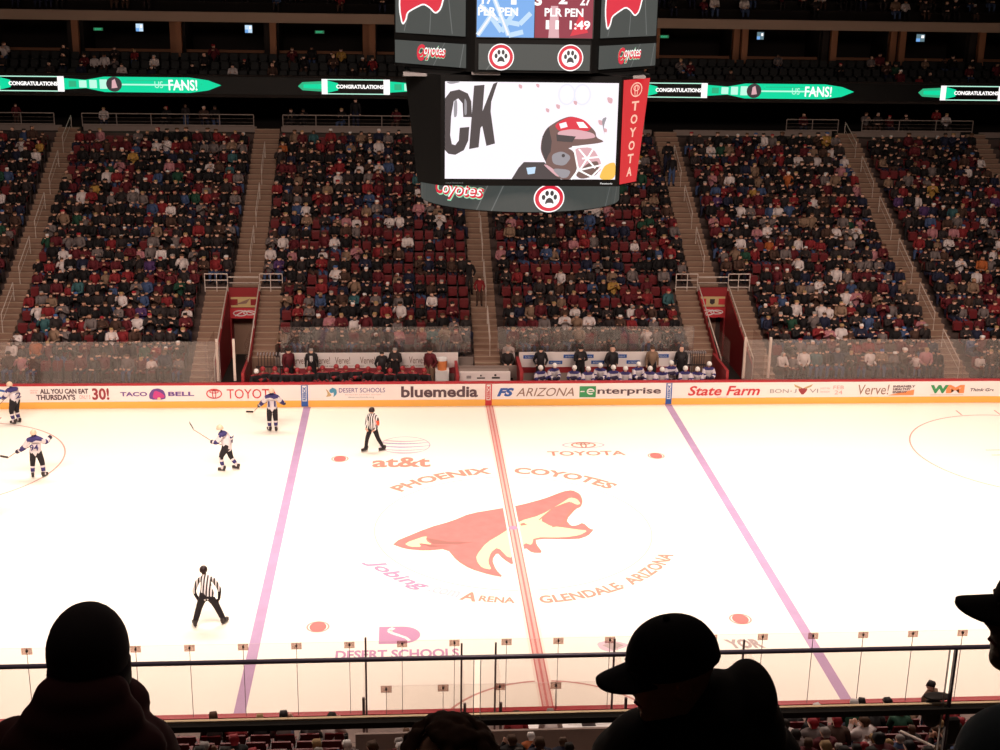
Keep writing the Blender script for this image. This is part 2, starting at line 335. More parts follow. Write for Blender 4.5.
def dsb(b):
    b.text('Desert Schools'.upper(), -6.41, -4.46, .64, .84, 'p_purple', .01, bold=.0)
    b.text('federal credit union', -6.16, -4.63, .52, .57, 'p_pink', .01); b.text('desertschools.org', -6.03, -4.93, .38, .46, 'p_grey', .01)
    b.poly(smooth_poly([(-6.75, .88), (-6.52, .8), (-6.5, .58), (-6.66, .42), (-6.62, .6)]), 'p_teal', .01); b.poly(smooth_poly([(-6.98, .84), (-6.86, .7), (-6.7, .5), (-6.98, .44), (-6.88, .58)]), 'p_tan', .01)
    b.disc(-6.72, .72, .1, .1, 'p_teal', .012, n=16)
advert('board_advert', dsb, 'board advert with blue and tan swirl emblem')
advert('board_advert', lambda b: b.text('bluemedia', -3.78, -.5, .40, .90, 'p_dark', .01, bold=.03), 'dark lower case board advert left of centre line')
advert('board_advert', lambda b: (b.text('FS', .32, 1.05, .42, .80, 'p_blue', .01, bold=.05, shear=.3), b.text('ARIZONA', 1.14, 3.64, .42, .80, 'p_brown', .01, shear=.3)), 'blue and brown slanted board advert right of centre')
def ent(b):
    b.rect(3.88, 4.59, .36, .86, 'p_green', .01); b.ring(4.36, .62, .17, .14, .06, 'p_white', .013, t0=.0, t1=5.4); b.rect(4.2, 4.52, .6, .65, 'p_white', .013); b.rect(3.92, 4.1, .6, .65, 'p_white', .013)
    b.text('nterprise', 4.66, 7.43, .42, .78, 'p_dark', .01, bold=.02)
advert('board_advert', ent, 'board advert beginning with a green square')
advert('board_advert', lambda b: (b.text('State Farm', 8.61, 11.78, .40, .84, 'p_red', .01, bold=.02, shear=.25), b.rect(9.9, 10.35, .32, .335, 'p_grey', .01)), 'bright red slanted board advert')
def bj(b):
    b.text('BON', 12.23, 13.05, .50, .68, 'p_grey', .01); b.disc(13.16, .58, .03, .03, 'p_grey', .01, n=8); b.text('J', 13.28, 13.4, .50, .68, 'p_grey', .01); b.text('VI', 13.98, 14.36, .50, .68, 'p_grey', .01)
    cx = 13.68
    b.poly(smooth_poly([(cx, .38), (cx-.2, .62), (cx-.17, .76), (cx, .70), (cx+.17, .76), (cx+.2, .62)]), 'p_maroon', .012)
    for s in (-1, 1): b.poly([(cx+s*.05, .74), (cx+s*.42, .90), (cx+s*.36, .78), (cx+s*.12, .68)], 'p_tan', .013)
    b.text('DON\'T MISS', 14.45, 14.89, .66, .74, 'p_pink', .01); b.text('THE SHOW', 14.45, 14.89, .5, .58, 'p_pink', .01); b.text('FEB', 15.03, 15.5, .66, .82, 'p_pink', .01); b.text('24', 15.1, 15.45, .42, .6, 'p_pink', .01)
advert('board_advert', bj, 'pale board advert with a winged heart emblem')
advert('board_advert', lambda b: (b.text('Verve!', 16.14, 17.53, .40, .86, 'p_brown', .01, shear=.1), b.text('INSANELY', 17.7, 18.7, .72, .82, 'p_dark', .012, bold=.04), b.text('HEALTHY', 17.7, 18.5, .59, .69, 'p_dark', .012, bold=.04), b.text('ENERGY', 17.7, 18.35, .46, .56, 'p_dark', .012, bold=.04), b.poly([(17.5, .36), (18.66, .36), (18.66, .62)], 'p_orange', .01)), 'board advert with an orange wedge')
advert('board_advert', lambda b: (b.text('W', 19.38, 20.2, .44, .82, 'p_green', .01, bold=.06), b.text('M', 20.1, 20.92, .44, .82, 'p_orange', .009, bold=.06), b.rect(19.4, 20.9, .36, .375, 'p_grey', .01)), 'green and orange two letter board advert')
advert('board_advert', lambda b: b.text('Think Green.', 21.19, 22.6, .52, .66, 'p_dark', .01, bold=.02, shear=.2), 'small dark slanted board advert at right edge')

# ------------------------------------------------------------------ rink glass
def pane_run(name, path, z0, z1, mt, clips, label):
    """path: list of (x,y) pane joints"""
    root = empty(name, (path[0][0], path[0][1], 0), kind='structure')
    ox, oy = path[0]
    for (x0, y0), (x1, y1) in zip(path, path[1:]):
        L = hypot(x1-x0, y1-y0); dx, dy = (x1-x0)/L, (y1-y0)/L; nx, ny = -dy*.006, dx*.006; e = .006
        b = MB(); p = [(x0-ox+dx*e, y0-oy+dy*e), (x1-ox-dx*e, y1-oy-dy*e)]
        v = [(p[0][0]-nx, p[0][1]-ny, z0), (p[1][0]-nx, p[1][1]-ny, z0), (p[1][0]-nx, p[1][1]-ny, z1), (p[0][0]-nx, p[0][1]-ny, z1)]
        b.add(v, [(0, 1, 2, 3)], mt)   # outer face; the pane's thickness shows on its edges
        b.add([v[3], v[2], (p[1][0]+nx, p[1][1]+ny, z1), (p[0][0]+nx, p[0][1]+ny, z1)], [(0, 1, 2, 3)], 'clip_grey')
        b.build('glass_pane', root)
    for i, (x, y) in enumerate(path):
        b = MB(); b.box(x-ox-.006, x-ox+.006, y-oy-.008, y-oy+.008, z0, z1-.02, 'post_dark'); s_ = b.build('glass_seam', root)
        if clips: b = MB(); b.box(x-ox-.12, x-ox+.12, y-oy-.014, y-oy+.014, z1-.16, z1-.0, 'clip_plate'); b.box(x-ox-.02, x-ox+.02, y-oy-.022, y-oy+.022, z1-.10, z1-.05, 'black'); b.build('glass_clip', s_)
    return root
pane_run('window_1', [(-12.24+1.222*k, -13.03) for k in range(-6, 26)], 1.07, 2.95, 'rink_glass', True, 'near')
b = MB()
far_path = [(-31+1.3*k, 13.03) for k in range(0, 16)]
pane_run('window_2', [(-27.8+1.22*k, 13.03) for k in range(0, 14)][5:]+[(-11.35, 13.03)], 1.07, 2.88, 'far_glass', False, 'far left')
crv = [(HL-CR+(CR+.08)*sin(t), HW-CR+(CR+.08)*cos(t)) for t in (0, .15, .3, .45, .6, .75)]
pane_run('window_3', [(10.95+1.23*k, 13.03) for k in range(0, 9)]+crv, 1.07, 2.88, 'far_glass', False, 'far right')
crl = [(-x, y) for x, y in crv][::-1]
pane_run('window_4', crl, 1.07, 2.88, 'far_glass', False, 'far left corner')
pane_run('window_5', [(-9.05+1.19*k, 15.5) for k in range(0, 8)], 1.66, 2.83, 'far_glass', False, 'home bench back glass')
pane_run('window_6', [(.5+1.1*k, 15.5) for k in range(0, 2)]+[(1.6+1.1*k, 15.5) for k in range(1, 8)], 1.66, 2.82, 'far_glass', False, 'visitor bench back glass')
pane_run('window_7', [(-4.03+1.247*k, -14.95) for k in range(0, 5)], 1.9, 2.9, 'rink_glass', True, 'penalty boxes back glass')
for i, (x, zt) in enumerate(((-4.53, 3.1), (-2.3, 2.9), (-1.5, 2.9), (1.3, 2.95), (4.4, 2.85))):
    r = empty('window_%d' % (8+i), (x, -13.1, 0), kind='structure')
    MB().add([(0, -1.8, 1.07), (0, 0, 1.07), (0, 0, zt), (0, -1.5, zt), (0, -1.8, zt-.5)], [(0, 1, 2, 3, 4)], 'rink_glass').build('glass_pane', r)
    MB().box(-.022, .022, -.04, .01, 0, zt, 'post_dark').build('glass_post', r); MB().box(-.03, .03, -1.84, -1.78, 0, zt-.5, 'post_dark').build('glass_post', r)
for x in (-10.42, 12.0):
    pass

# ------------------------------------------------------------------ far stand: terraces, stairs, vomitories
def hz(i): return .6+i*.34+i*i*.0022
TR = .82
def yrow(i): return 14.4+TR*i
NR = 23
AIS = [(-29.3, -28.2), (-22.3, -21.15), (-11.75, -10.4), (-.5, .65), (10.35, 11.6), (20.75, 21.9), (28.3, 29.4)]
VOM = [(-11.85, -10.45), (10.5, 11.9)]
XL, XR = -36, 36
def bench_x(x): return -9.4 < x < 9.6
def row_spans(i):
    """x spans of seats on row i of the far stand"""
    cuts = list(AIS)
    if i < 8: cuts = [c for c in cuts if c not in ((-11.75, -10.4), (10.35, 11.6))]+[(-12.95, -9.35), (9.4, 12.95)]
    if i < 2: cuts = [c for c in cuts if c != (-.5, .65)]+[(-9.36, 9.45)]
    cuts.sort(); out = []; x = XL
    for a, c in cuts:
        if a > x: out.append((x, a))
        x = max(x, c)
    out.append((x, XR)); return out
b = MB()
for i in range(NR):
    for a, c in row_spans(i): b.box(a, c, yrow(i), yrow(i)+TR, -.3, hz(i), 'terrace')
far_terrace = b.build('seating_terrace', kind='structure', label='stepped concrete terraces of the far stand')
stairs = 0
def stair(x0, x1, i0, i1, lbl):
    b = MB()
    for i in range(i0, i1):
        zz = hz(i); dz = (hz(i+1)-zz)
        b.box(x0, x1, yrow(i), yrow(i)+TR/2, -.3, zz+.004, 'step_tan'); b.box(x0, x1, yrow(i)+TR/2, yrow(i)+TR, -.3, zz+dz/2, 'step_tan')
        b.box(x0, x1, yrow(i)-.012, yrow(i)+.05, zz-.015, zz+.012, 'step_nose'); b.box(x0, x1, yrow(i)+TR/2-.012, yrow(i)+TR/2+.05, zz+dz/2-.02, zz+dz/2+.008, 'step_nose')
    return b.build('stairway', kind='structure', label=lbl)
stair(-22.3, -21.15, 0, 23, 'tan stairway at the left'); stair(20.75, 21.9, 0, 23, 'tan stairway at the right')
stair(-29.3, -28.2, 0, 23, 'tan stairway in the far left corner'); stair(28.3, 29.4, 0, 23, 'tan stairway in the far right corner')
stair(-.5, .65, 1, 23, 'tan centre stairway between the benches')
for s_, xa, xb, va, vb in ((0, -11.75, -10.4, -11.85, -10.45), (1, 10.35, 11.6, 10.5, 11.9)):
    nm = ('left', 'right')[s_]
    stair(xa, xb, 8, 23, 'tan stairway above the %s tunnel' % nm)
    if s_ == 0: stair(-12.95, va-.06, 0, 8, 'stairs left of the left tunnel'); stair(vb+.06, -9.35, 2, 8, 'stairs right of the left tunnel')
    else: stair(9.4, va-.06, 2, 8, 'stairs left of the right tunnel'); stair(vb+.06, 12.95, 0, 8, 'stairs right of the right tunnel')
    # tunnel
    r = empty('tunnel_entrance', ((va+vb)/2, 20.3, 0), kind='structure', label='%s red walled tunnel under the stand' % nm)
    hw = (vb-va)/2
    b = MB()
    for s in (-1, 1):
        pr_ = [(-5.4, 0), (-.0, 0), (0, 3.3), (-5.4, 1.15)]
        x0 = s*hw; x1 = s*(hw+.06)
        v = [(x0, y, z) for y, z in pr_]+[(x1, y, z) for y, z in pr_]
        b.add(v, [(0, 1, 2, 3), (7, 6, 5, 4), (3, 2, 6, 7), (0, 3, 7, 4)], 'vom_red')
    b.build('side_wall', r)
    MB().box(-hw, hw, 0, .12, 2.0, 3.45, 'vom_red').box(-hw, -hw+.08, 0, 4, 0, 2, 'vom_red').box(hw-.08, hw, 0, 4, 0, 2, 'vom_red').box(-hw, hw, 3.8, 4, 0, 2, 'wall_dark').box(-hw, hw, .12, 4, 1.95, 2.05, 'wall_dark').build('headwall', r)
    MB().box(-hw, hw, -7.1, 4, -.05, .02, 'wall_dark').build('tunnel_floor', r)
    T = lambda a, b_, c: (a, -.03-c, b_)
    b = MB(T); b.rect(-hw+.08, hw-.08, 2.52, 3.02, 'sign_gold', 0); b.rect(-hw+.08, hw-.08, 2.62, 2.92, 'p_red' if s_ else 'vom_red', .004); b.rect(-.3, .3, 2.55, 2.99, 'sign_gold', .006)
    if s_ == 0: b.poly([(-.42, 2.66), (.1, 2.7), (.3, 2.96), (-.05, 2.82)], 'p_brown', .01)
    else: b.poly([(-.12, 2.9), (.12, 2.9), (.12, 2.7), (0, 2.62), (-.12, 2.7)], 'p_black', .01)
    b.build('tunnel_sign', r, label='gold and red sign over the tunnel mouth')
    b = MB(T); b.rect(-hw+.03, hw-.03, 1.98, 2.48, 'p_red', 0); b.ring(-.2, 2.23, .34, .15, .05, 'p_white', .006); b.ring(.25, 2.25, .32, .12, .05, 'p_white', .006); b.line([(-.45, 2.1), (0, 2.36), (.5, 2.2)], .05, 'p_white', .008)
    b.build('tunnel_banner', r, label='red banner with white loops over the tunnel mouth')
    for s in (-1, 1):
        MB().tube([(s*(hw+.03), 0, 3.62), (s*(hw+.03), -5.4, 1.5)], .028, 'rail_white').tube([(s*(hw+.03), 0, 3.2), (s*(hw+.03), 0, 3.62)], .022, 'rail_white').tube([(s*(hw+.03), -2.7, 2.1), (s*(hw+.03), -2.7, 2.56)], .022, 'rail_white').tube([(s*(hw+.03), -5.4, .4), (s*(hw+.03), -5.4, 1.5)], .022, 'rail_white').build('handrail', r)
    b = MB()
    zt = 3.45
    b.tube([(-hw, .1, zt+.5), (hw, .1, zt+.5)], .03, 'rail_white').tube([(-hw, .1, zt+.22), (hw, .1, zt+.22)], .02, 'rail_white')
    for s in (-1, 1):
        for zz in (zt+.0, zt+.35, zt+.65): b.tube([(s*(hw+.05), .1, zz), (s*(hw+1.1), .1, zz)], .025, 'rail_white')
        for xx in (.05, .55, 1.1): b.tube([(s*(hw+xx), .1, zt-.2), (s*(hw+xx), .1, zt+.65)], .022, 'rail_white')
    b.build('guard_rail', r)
    # rink side gate of the tunnel: tall white posts and hazy panes
    for xx in ((-.35, .35) if s_ == 0 else (-.1, 1.0)):
        MB().box(xx-.05, xx+.05, -7.0, -6.9, 1.07, 2.9, 'rail_white').build('glass_post', r)
    MB().add([(-hw-.05, -6.9, 1.0), (-hw-.05, -4.8, 1.0), (-hw-.05, -4.8, 2.7), (-hw-.05, -6.9, 2.7)], [(0, 1, 2, 3)], 'far_glass').add([(hw+.1, -6.9, 1.0), (hw+.1, -4.8, 1.0), (hw+.1, -4.8, 2.7), (hw+.1, -6.9, 2.7)], [(0, 1, 2, 3)], 'far_glass').build('glass_pane', r)
# front walls under the bench-side rows, bench floors
b = MB(); b.box(-9.36, -.55, 15.95, 16.04, 0, hz(2)+.0, 'concrete'); b.box(.7, 9.45, 15.95, 16.04, 0, hz(2), 'concrete'); b.build('wall_behind_benches', kind='structure')
MB().box(-36, 36, 13.2, 14.4, -.1, .15, 'terrace').box(-10.4, 10.4, 14.4, 16.0, -.1, .3, 'terrace').build('bench_floor', kind='structure')
MB().box(-36, 36, 13.12, 13.2, 0, 1.0, 'board_white').build('wall_board_backs', kind='structure')
# handrails of the stairways
k = 0
for nm, x, i0 in (('left', -21.6, 0), ('above the left tunnel', -11.0, 9), ('centre', .2, 2), ('above the right tunnel', 11.05, 9), ('right', 21.25, 0)):
    j = 0
    for i in range(i0, 21, 4):
        b = MB(); za, zb = hz(i), hz(min(i+2.6, 22)); ya, yb = yrow(i)+.1, yrow(i+2.6)+.1
        b.tube([(0, 0, 0), (0, 0, .86), (0, yb-ya, zb-za+.86), (0, yb-ya, zb-za)], .022, 'rail_white', 6); b.tube([(0, 0, .45), (0, yb-ya, zb-za+.45)], .012, 'rail_white', 5)
        j += 1
        o = b.build('handrail', label='white handrail, %s stairway, %s one counting up from the ice' % (nm, ordw(j)), cat='handrail', group='stair handrails of the far stand'); o.location = (x, ya, za)
# wall and concourse at the top
b = MB(); b.box(XL, XR, yrow(23), yrow(23)+.12, 8.5, 9.4, 'concrete'); 
b = MB()
for a, c in zip([XL]+[q[1] for q in AIS], [q[0] for q in AIS]+[XR]): b.box(a, c, yrow(23)+.5, yrow(23)+.62, 9, 9.4, 'concrete')
b.box(XL, XR, yrow(23)-.0, 41, 8.9, 9.1, 'wall_dark'); b.build('concourse_floor', kind='structure')
segs = [(-34, -29.5), (-28, -22.7), (-21.2, -11.9), (-10.3, -1.2), (1.3, 9.9), (18.1, 21.1), (22.5, 29.0)]
for i, (a, c) in enumerate(segs):
    b = MB(); L = c-a; n = max(2, round(L/1.9)); y = 0
    b.tube([(0, 0, .62), (L, 0, .62)], .03, 'rail_grey', 6); b.tube([(0, 0, .02), (L, 0, .02)], .035, 'rail_grey', 6)
    for q in range(n+1): b.tube([(L*q/n, 0, -.1), (L*q/n, 0, .62)], .028, 'rail_grey', 6)
    for q in range(n):
        for hh in (.2, .4): b.tube([(L*q/n, 0, hh), (L*(q+1)/n, 0, hh)], .006, 'rail_grey', 4)
    o = b.build('concourse_railing', label='grey railing at the top of the far stand, %s' % ('far left corner', 'left end', 'over the left section', 'over the section left of centre', 'right of centre, behind the scoreboard', 'short piece right of the scoreboard', 'right end')[i], cat='railing', group='concourse railings'); o.location = (a, yrow(23)+.56, 9.42)

# ------------------------------------------------------------------ club level, ribbon board, upper deck
Yf = 34.0
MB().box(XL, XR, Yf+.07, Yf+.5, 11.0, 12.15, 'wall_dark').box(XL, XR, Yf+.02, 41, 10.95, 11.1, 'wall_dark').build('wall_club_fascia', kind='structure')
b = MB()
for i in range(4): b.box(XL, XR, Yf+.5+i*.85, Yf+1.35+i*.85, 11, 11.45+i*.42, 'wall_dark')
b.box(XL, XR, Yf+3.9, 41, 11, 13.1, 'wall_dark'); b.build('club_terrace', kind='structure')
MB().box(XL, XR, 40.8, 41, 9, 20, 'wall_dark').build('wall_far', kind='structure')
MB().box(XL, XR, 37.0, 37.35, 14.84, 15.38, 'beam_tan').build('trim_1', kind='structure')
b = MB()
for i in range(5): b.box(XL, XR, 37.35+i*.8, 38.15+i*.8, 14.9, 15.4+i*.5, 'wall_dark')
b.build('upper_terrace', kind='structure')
for n_, x in enumerate((-27.4, -22.0, -16.3, -11.0, -5.4, 0, 5.4, 11.0, 16.2, 21.5, 25.6, 30.4)):
    b = MB(); b.box(x-.18, x+.18, 37.05, 37.4, 12.9, 14.84, 'column_wood'); b.box(x-.55, x-.18, 37.6, 38.2, 12.4, 14.84, 'column_wood' if n_ % 2 == 0 else 'wall_dark'); b.box(x-.6, x+.25, 38.0, 40.8, 13.1, 14.84, 'wall_dark')
    b.build('club_column', kind='structure')
MB().box(XL, XR, 38.15, 38.25, 13.1, 13.25, 'column_wood').build('trim_2', kind='structure')
for i, (x, w_) in enumerate(((-22.1, .36), (-18.5, .4), (-12.4, .4), (17.2, .4), (26.8, .5))):
    b = MB(); b.box(-w_/2-.03, w_/2+.03, 0, .06, -.03, .45, 'frame_black'); o = b.build('wall_television', label='small glowing television under the upper deck, %s' % ('leftmost', 'second from the left', 'third from the left', 'just right of the scoreboard', 'rightmost')[i], cat='television', group='club level televisions')
    MB(lambda a, b_, c: (a, -c, b_)).rect(-w_/2, w_/2, 0, .42, 'led_sky' if i < 3 else 'led_dim', .01).rect(-w_/2, -.02, 0, .18, 'led_blue', .014).rect(.04, w_/2-.04, .2, .36, 'led_white', .014).build('screen', o)
    o.location = (x, 37.5, 14.25)
for i, x in enumerate((-21.0, -8.45, 11.7, 23.8)):
    o = MB().box(-.28, .28, 0, .08, 0, .2, 'frame_black').build('exit_sign', label='dim green exit sign, %s' % ('at far left of the club level', 'left of the scoreboard', 'beside the scoreboard right edge', 'high on the upper deck at right')[i], cat='sign', group='exit signs')
    MB(lambda a, b_, c: (a, -c, b_)).rect(-.26, .26, .02, .18, 'exit_green', .005).text('EXIT', -.18, .18, .05, .15, 'led_green2', .01, bold=.02).build('sign_face', o); o.location = (x, 38.4, 14.2) if i < 3 else (x, 40.2, 16.1)
# ribbon
rb = empty('ribbon_board', (0, Yf, 11.5), label='long curved-looking green and white LED ribbon board along the club level', cat='display board')
rb['label'] = 'long LED ribbon board with green and white graphics along the club level'
RB = lambda a, b_, c: (a, -.0-c, b_-11.5)
b = MB(); b.box(XL, XR, -.02, .05, -.38, .56, 'frame_black'); b.build('housing', rb)
def unit(x):
    """one repeat of the ribbon picture; x = left end of the green taper"""
    b = MB(RB); zl, zh = 11.18, 12.0; zm = 11.6
    b.poly([(x, zm), (x+.25, zm-.22), (x+1.35, zm-.28), (x+1.35, zm+.28), (x+.25, zm+.22)], 'led_green2', .03)
    b.poly([(x+.3, zm-.1), (x+1.35, zm-.14), (x+1.35, zm+.14), (x+.3, zm+.1)], 'led_green', .033)
    b.rect(x+1.3, x+1.62, zl, zh, 'led_white', .04); b.rect(x+1.62, x+4.75, zh-.05, zh, 'led_pale', .035); b.rect(x+1.62, x+4.75, zl, zl+.05, 'led_pale', .035)
    b.poly([(x+1.62, zl+.08), (x+2.2, zl+.22), (x+2.2, zh-.22), (x+1.62, zh-.08)], 'led_green', .034)
    b.text('CONGRATULATIONS', x+2.1, x+4.7, zm-.11, zm+.11, 'led_white', .04, bold=.05)
    b.rect(x+4.7, x+5.05, zl, zh, 'led_white', .04)
    b.poly([(x+5.05, zm-.3), (x+6.2, zm-.22), (x+7.2, zl), (x+11.8, zl), (x+12.8, zl+.14), (x+13.5, zm), (x+12.8, zh-.14), (x+11.8, zh), (x+7.2, zh), (x+6.2, zm+.22), (x+5.05, zm+.3)], 'led_green', .03)
    for q in range(4): b.rect(x+5.3+q*.55, x+5.7+q*.55, zm-.16-.03*q, zm+.16+.03*q, 'led_pale' if q else 'led_green2', .035)
    b.rect(x+7.9, x+11.5, zm-.05, zm+.03, 'led_pale', .033); b.rect(x+8.4, x+10.6, zm+.2, zm+.23, 'led_green2', .033)
    b.disc(x+7.72, zm, .42, .40, 'led_char', .04); b.poly([(x+7.58, zm-.22), (x+7.9, zm-.18), (x+7.78, zm+.28), (x+7.62, zm+.2)], 'led_pink', .045)
    b.text('US', x+9.9, x+10.35, zm-.18, zm+.18, 'led_pale', .045, bold=.0); b.text('FANS!', x+10.65, x+12.2, zm-.3, zm+.28, 'led_white', .045, bold=.02)
    b.build('lit_graphic', rb, label='green band reading FANS with white end blocks')
for x in (-27.1, -9.43, 8.55-.15, 25.64): unit(x)

# ------------------------------------------------------------------ scoreboard
sb = empty('scoreboard', (0, 0, 11), label='large hanging centre ice scoreboard with video screens and lit panels', cat='scoreboard')
def off(T): return lambda a, b_, c: tuple(np.array(T(a, b_, c))-np.array((0, 0, 11)))
def prism(zs, name, m):
    """zs list of (z, front_x, front_y, side_x, side_y); octagon mirrored in y"""
    vs = []; n = 8
    for z, fx, fy, sx, sy in zs:
        ring_ = [(fx, -fy), (sx, -sy), (sx, sy), (fx, fy), (-fx, fy), (-sx, sy), (-sx, -sy), (-fx, -fy)]
        vs += [(x, y, z-11) for x, y in ring_]
    fs = [tuple(range(n))[::-1], tuple((len(zs)-1)*n+k for k in range(n))]
    for i in range(len(zs)-1):
        for k in range(n): fs.append((i*n+k, i*n+(k+1) % n, (i+1)*n+(k+1) % n, (i+1)*n+k))
    return MB().add(vs, fs, m).build(name, sb)
prism([(12.0, 2.55, 3.0, 3.2, 2.3), (15.1, 2.55, 3.0, 3.56, 1.95)], 'main_cabinet', 'frame_black')
prism([(15.2, 1.62, 3.28, 3.85, 1.05), (18.4, 1.62, 3.28, 3.85, 1.05)], 'upper_cabinet', 'frame_black')
prism([(15.08, 2.4, 2.8, 3.3, 1.9), (15.25, 1.6, 3.1, 3.6, 1.0)], 'neck', 'frame_black')
F0 = off(lambda a, b_, c: (a, -3.0-.02-c, b_))
def face(fn, name, label=None, T=F0, par=None): b = MB(T); fn(b); return b.build(name, par or sb, label=label)
def vid(b):
    x0, x1, z0, z1 = -2.43, 2.47, 12.2, 14.92
    U = lambda u, v: (x0+(x1-x0)*u, z1-(z1-z0)*v)
    P = lambda pts, m, c: b.poly([U(u, v) for u, v in (smooth_poly(pts, 2) if m in ('led_brown', 'led_red', 'led_pink', 'led_mid', 'led_yellow') and c > .0095 else pts)], m, c)
    b.rect(x0, x1, z0, z1, 'led_bg', 0)
    # big dark letters C and K, cropped by the left edge
    P([(.0, .17), (.03, .1), (.08, .08), (.13, .12), (.15, .2), (.155, .36), (.105, .36), (.10, .22), (.075, .17), (.05, .2), (.035, .35), (.03, .55), (.04, .64), (.06, .65), (.08, .6), (.085, .47), (.14, .46), (.135, .6), (.11, .7), (.06, .75), (.02, .74), (0, .7)], 'led_char', .01)
    P([(.165, .04), (.225, .03), (.215, .3), (.275, .02), (.3, .0), (.265, .2), (.262, .3), (.29, .63), (.24, .655), (.215, .45), (.205, .47), (.195, .67), (.14, .69)], 'led_char', .01)
    P([(.05, .2), (.07, .18), (.07, .35), (.05, .37)], 'led_mid', .012); P([(.11, .16), (.125, .2), (.125, .34), (.11, .34)], 'led_mid', .012)
    P([(.0, 0), (.1, 0), (.03, .03)], 'led_mid', .01)
    for (u, v, r) in ((.43, .04, .02), (.53, .03, .018), (.59, .28, .02), (.65, .24, .022), (.75, .2, .02), (.95, .17, .03), (.9, .4, .025), (.93, .48, .02)):
        P([(u-r*.6, v-r), (u+r*.6, v-r*.6), (u+r*.5, v+r*1.4), (u-r*.3, v+r)], 'led_pink', .01)
    for u in (.66, .75): b.ring(*U(u+.04, .12), .25, .3, .05, 'led_faint', .009, n=24)
    P([(.905, .37), (.94, .34), (.92, .44), (.93, .55)], 'led_mid', .01)
    # shoulder
    P([(.39, 1), (.43, .88), (.46, .82), (.58, .82), (.62, .9), (.68, 1)], 'led_char', .012); P([(.475, .88), (.53, .87), (.525, .94), (.485, .95)], 'led_sky', .014)
    # helmet shell
    P([(.59, .83), (.555, .7), (.56, .58), (.58, .49), (.60, .45), (.66, .38), (.72, .34), (.78, .36), (.83, .42), (.875, .5), (.88, .56), (.93, .6), (.89, .62), (.75, .65), (.66, .72), (.62, .84)], 'led_brown', .014)
    P([(.56, .68), (.565, .55), (.6, .45), (.62, .6), (.61, .82), (.59, .83)], 'led_char', .016)
    P([(.63, .43), (.72, .34), (.8, .37), (.85, .45), (.83, .5), (.74, .47), (.66, .5)], 'led_red', .016)
    P([(.65, .5), (.74, .47), (.86, .51), (.88, .56), (.8, .58), (.66, .57)], 'led_pink', .018); P([(.76, .4), (.8, .4), (.83, .46), (.78, .46)], 'led_white', .02); P([(.66, .42), (.7, .4), (.71, .45), (.67, .47)], 'led_bg', .02)
    P([(.645, .53), (.76, .55), (.74, .61), (.65, .6)], 'led_char', .02)
    # visor, ear and chin
    P([(.61, .7), (.7, .66), (.75, .7), (.78, .84), (.75, 1), (.67, 1), (.58, .86)], 'led_brown', .018); P([(.62, .74), (.68, .70), (.74, .76), (.7, .86), (.63, .84)], 'led_mid', .02); b.disc(*U(.69, .75), .05, .05, 'led_char', .022, n=12)
    P([(.6, .85), (.68, .95), (.66, .98), (.57, .84)], 'led_pink', .02); P([(.62, .88), (.74, .9), (.72, .98), (.68, .99)], 'led_mid', .021)
    # cage: skin behind then white bars
    P([(.76, .67), (.86, .66), (.91, .8), (.92, .9), (.86, .96), (.79, .9), (.75, .74)], 'led_pink', .017); P([(.84, .82), (.9, .8), (.9, .95), (.8, 1), (.76, .95)], 'led_brown', .0175)
    for pts in ([(.74, .66), (.92, .64)], [(.75, .66), (.78, .9), (.74, 1)], [(.78, .68), (.88, .88)], [(.87, .66), (.79, .9)], [(.88, .66), (.93, .84), (.86, .97)], [(.79, .9), (.93, .84)], [(.8, .78), (.91, .76)], [(.78, .9), (.86, .97)]):
        b.line([U(*p) for p in pts], .05, 'led_white', .024)
    P([(.93, .86), (.97, .82), (1, .82), (1, 1), (.9, 1)], 'led_yellow', .013)
face(vid, 'video_screen', 'bright video screen showing a goalkeeper helmet')
face(lambda b: (b.text('DAKTRONICS', -2.4, -1.9, 12.06, 12.1, 'led_greyline', 0), b.text('Panasonic', 2.05, 2.4, 12.06, 12.11, 'led_white', 0)), 'cabinet_lettering')
def side(fn, name, label, x0z0, x1z0, x0z1, x1z1, sgn, par=None):
    """bilinear face: corners (x,y,z); a,b in 0..1"""
    A, B_, Cc, Dd = [np.array(p) for p in (x0z0, x1z0, x0z1, x1z1)]
    nrm = np.cross(B_-A, Cc-A); nrm = nrm/np.linalg.norm(nrm); nrm = nrm if nrm[1] < 0 else -nrm
    T = off(lambda a, b_, c: tuple((A*(1-a)+B_*a)*(1-b_)+(Cc*(1-a)+Dd*a)*b_+nrm*(.02+c)))
    b = MB(T); fn(b); return b.build(name, sb, label=label)
def toyp(b):
    b.rect(0, 1, 0, 1, 'led_toyota', 0); b.ring(.5, .9, .23, .07, .035, 'led_salmon', .01, n=30, wb=.012); b.ring(.5, .915, .12, .03, .03, 'led_salmon', .01, n=24, wb=.01); b.ring(.5, .89, .07, .06, .03, 'led_salmon', .01, n=24, wb=.01)
    for k, ch in enumerate('TOYOTA'): b.text(ch, .36, .66, .70-k*.127, .79-k*.127, 'led_salmon', .01, bold=.03)
side(toyp, 'side_panel', 'bright red vertical advert panel', (2.6, -2.95, 12.05), (3.19, -2.33, 12.05), (2.6, -2.95, 15.0), (3.52, -2.0, 15.0), 1)
def coypanel(b):
    b.rect(.03, .97, .03, 1, 'led_grey', 0)
    for t in (.15, .5, .8): b.line([(t, .05), (t*.5+.3, .95)], .012, 'led_greyline', .003)
    P1_ = smooth_poly([(.10, .62), (.09, .34), (.13, .13), (.18, .2), (.2, .3), (.3, .36), (.42, .42), (.5, .38), (.58, .30), (.65, .36), (.7, .55), (.86, .78), (.8, .84), (.6, .74), (.35, .86), (.2, .8)])
    b.poly(P1_, 'led_red', .01)
    b.line(P1_+P1_[:1], .02, 'led_white', .014)
